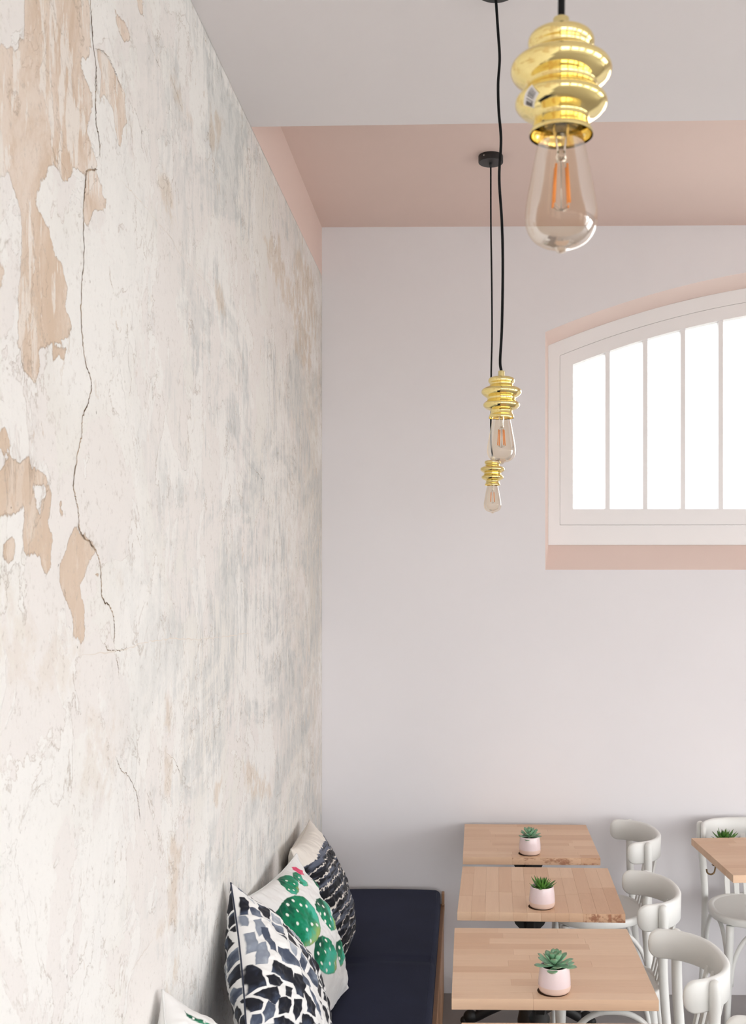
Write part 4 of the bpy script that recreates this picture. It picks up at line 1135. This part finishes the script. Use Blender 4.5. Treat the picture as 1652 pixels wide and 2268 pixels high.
def pendant(x, y, zlip, zceil, path, label, spin=0.0, canopy_dx=0.0):
    """zlip: height of the lower lip of the shade; path: sideways wander of the cord (fraction up, dx)"""
    root = tag(empty('pendant_lamp', (x, y, zlip), 0), label, 'pendant lamp', 'brass insulator pendant lamps')
    link_mesh('shade', SHADE_ME, M['gold'], root); link_mesh('ferrule', FER_ME, M['ferrule'], root)
    b = link_mesh('bulb', BULB_ME, M['bulb'], root)
    link_mesh('bulb_cap', CAP_ME, M['cap'], b); link_mesh('stem', STEM_ME, M['clear'], b)
    link_mesh('support_wire', WIRE_ME, M['steel'], b, rot=(0, 0, spin))
    for me in FIL: link_mesh('filament', me, M['filament'], b, rot=(0, 0, spin))
    top = zceil - zlip
    c = link_mesh('canopy', CANOPY_ME, M['black_plastic'], root, (canopy_dx, 0, top - .0252))
    link_mesh('strain_relief', RELIEF_ME, M['black_plastic'], c)
    for a in (math.radians(-125), math.radians(55)):
        link_mesh('screw', SCREW_ME, M['steel'], c, (.0452 * math.cos(a), .0452 * math.sin(a), .014), (0, math.pi / 2, a))
    z0, z1 = .104, top - .040
    pts = [(0, 0, z0)] + [(dx, 0, z0 + (z1 - z0) * f) for f, dx in path] + [(canopy_dx, 0, z1), (canopy_dx, 0, top - .026)]
    link_mesh('cord', mesh('cord', *tube(smooth_path(pts, 8), .0032, 10), True), M['cord'], root)
    return root
LP1 = pendant(.086, .932, 2.240, ZS, [(.06, .001), (.15, .004), (.4, 0), (.7, -.003)], 'brass pendant lamp nearest the camera, with a barcode sticker', .3)
LP2 = pendant(.0815, 2.338, 2.204, ZS, [(.03, -.003), (.12, .001), (.28, .003), (.40, .001), (.52, -.005), (.62, -.001), (.70, -.006), (.77, -.0075), (.84, -.004), (.91, -.0075)], 'brass pendant lamp in the middle, hanging from the white ceiling', .0, -.0125)
LP3 = pendant(.101, 3.840, 2.187, ZC, [(.05, -.006), (.16, -.0055), (.22, -.001), (.28, -.005), (.42, -.002), (.60, -.003), (.8, -.006)], 'smallest, farthest brass pendant lamp hanging from the pink ceiling', .2, -.0065)
# paper barcode sticker curved over the lower bulge of the nearest shade
def sticker():
    rr = np.array([p[0] for p in SHF]); zz = np.array([p[1] for p in SHF])
    sel = (np.arange(len(SHF)) >= 22) & (np.arange(len(SHF)) <= 46)
    arc = np.concatenate([[0], np.cumsum(np.hypot(np.diff(rr), np.diff(zz)))])
    s_mid = np.interp(.0232, zz[16:40], arc[16:40])
    def pt(su, sv, off):
        s = s_mid + sv
        r = np.interp(s, arc, rr); z = np.interp(s, arc, zz)
        r2 = np.interp(s + .0005, arc, rr); z2 = np.interp(s + .0005, arc, zz)
        t_ = np.array([r2 - r, z2 - z]); t_ /= np.hypot(*t_); nr = np.array([t_[1], -t_[0]])
        r += nr[0] * off; z += nr[1] * off
        a = math.radians(-141) + su / .040
        return (r * math.cos(a), r * math.sin(a), z)
    rot = math.radians(33)
    def q(a, b, off): return pt(a * math.cos(rot) - b * math.sin(rot), a * math.sin(rot) + b * math.cos(rot), off)
    W_, H_ = .0104, .0052
    def patch(a0, a1, b0, b1, off, na=26, nb=18):
        v = [q(a0 + (a1 - a0) * i / na, b0 + (b1 - b0) * j / nb, off) for i in range(na + 1) for j in range(nb + 1)]
        f = [(i * (nb + 1) + j, (i + 1) * (nb + 1) + j, (i + 1) * (nb + 1) + j + 1, i * (nb + 1) + j + 1) for i in range(na) for j in range(nb)]
        return v, f
    sh = [o for o in LP1.children if o.name.startswith('shade')][0]
    st = link_mesh('sticker', mesh('sticker', *patch(-W_, W_, -H_, H_, .0007), True), M['paper'], sh)
    st['label'] = 'small white barcode sticker'
    bars = []
    rng = random.Random(4)
    a = -W_ * .86
    while a < -W_ * .38:                                       # small square block of print
        wd = rng.choice([.0005, .0007]); bars.append(patch(a, a + wd, -H_ * .62, H_ * .55, .0009, 2, 12)); a += wd + rng.choice([.0002, .0003])
    bars.append(patch(-W_ * .18, -W_ * .08, -H_ * .62, H_ * .55, .0009, 2, 12)); bars.append(patch(-W_ * .30, -W_ * .18, -H_ * .62, -H_ * .45, .0009, 3, 3))
    a = W_ * .12
    while a < W_ * .86:
        wd = rng.choice([.0004, .0006, .0009]); bars.append(patch(a, a + wd, -H_ * .60, H_ * .60, .0009, 2, 12)); a += wd + rng.choice([.0004, .0006])
    link_mesh('barcode', mesh('barcode', *join(*bars)), M['ink'], sh)
t = NT('sticker_paper'); M['paper'] = t.base(lin((226, 222, 220)), .7)
t = NT('printed_ink'); M['ink'] = t.base(lin((96, 92, 92)), .7)
sticker()
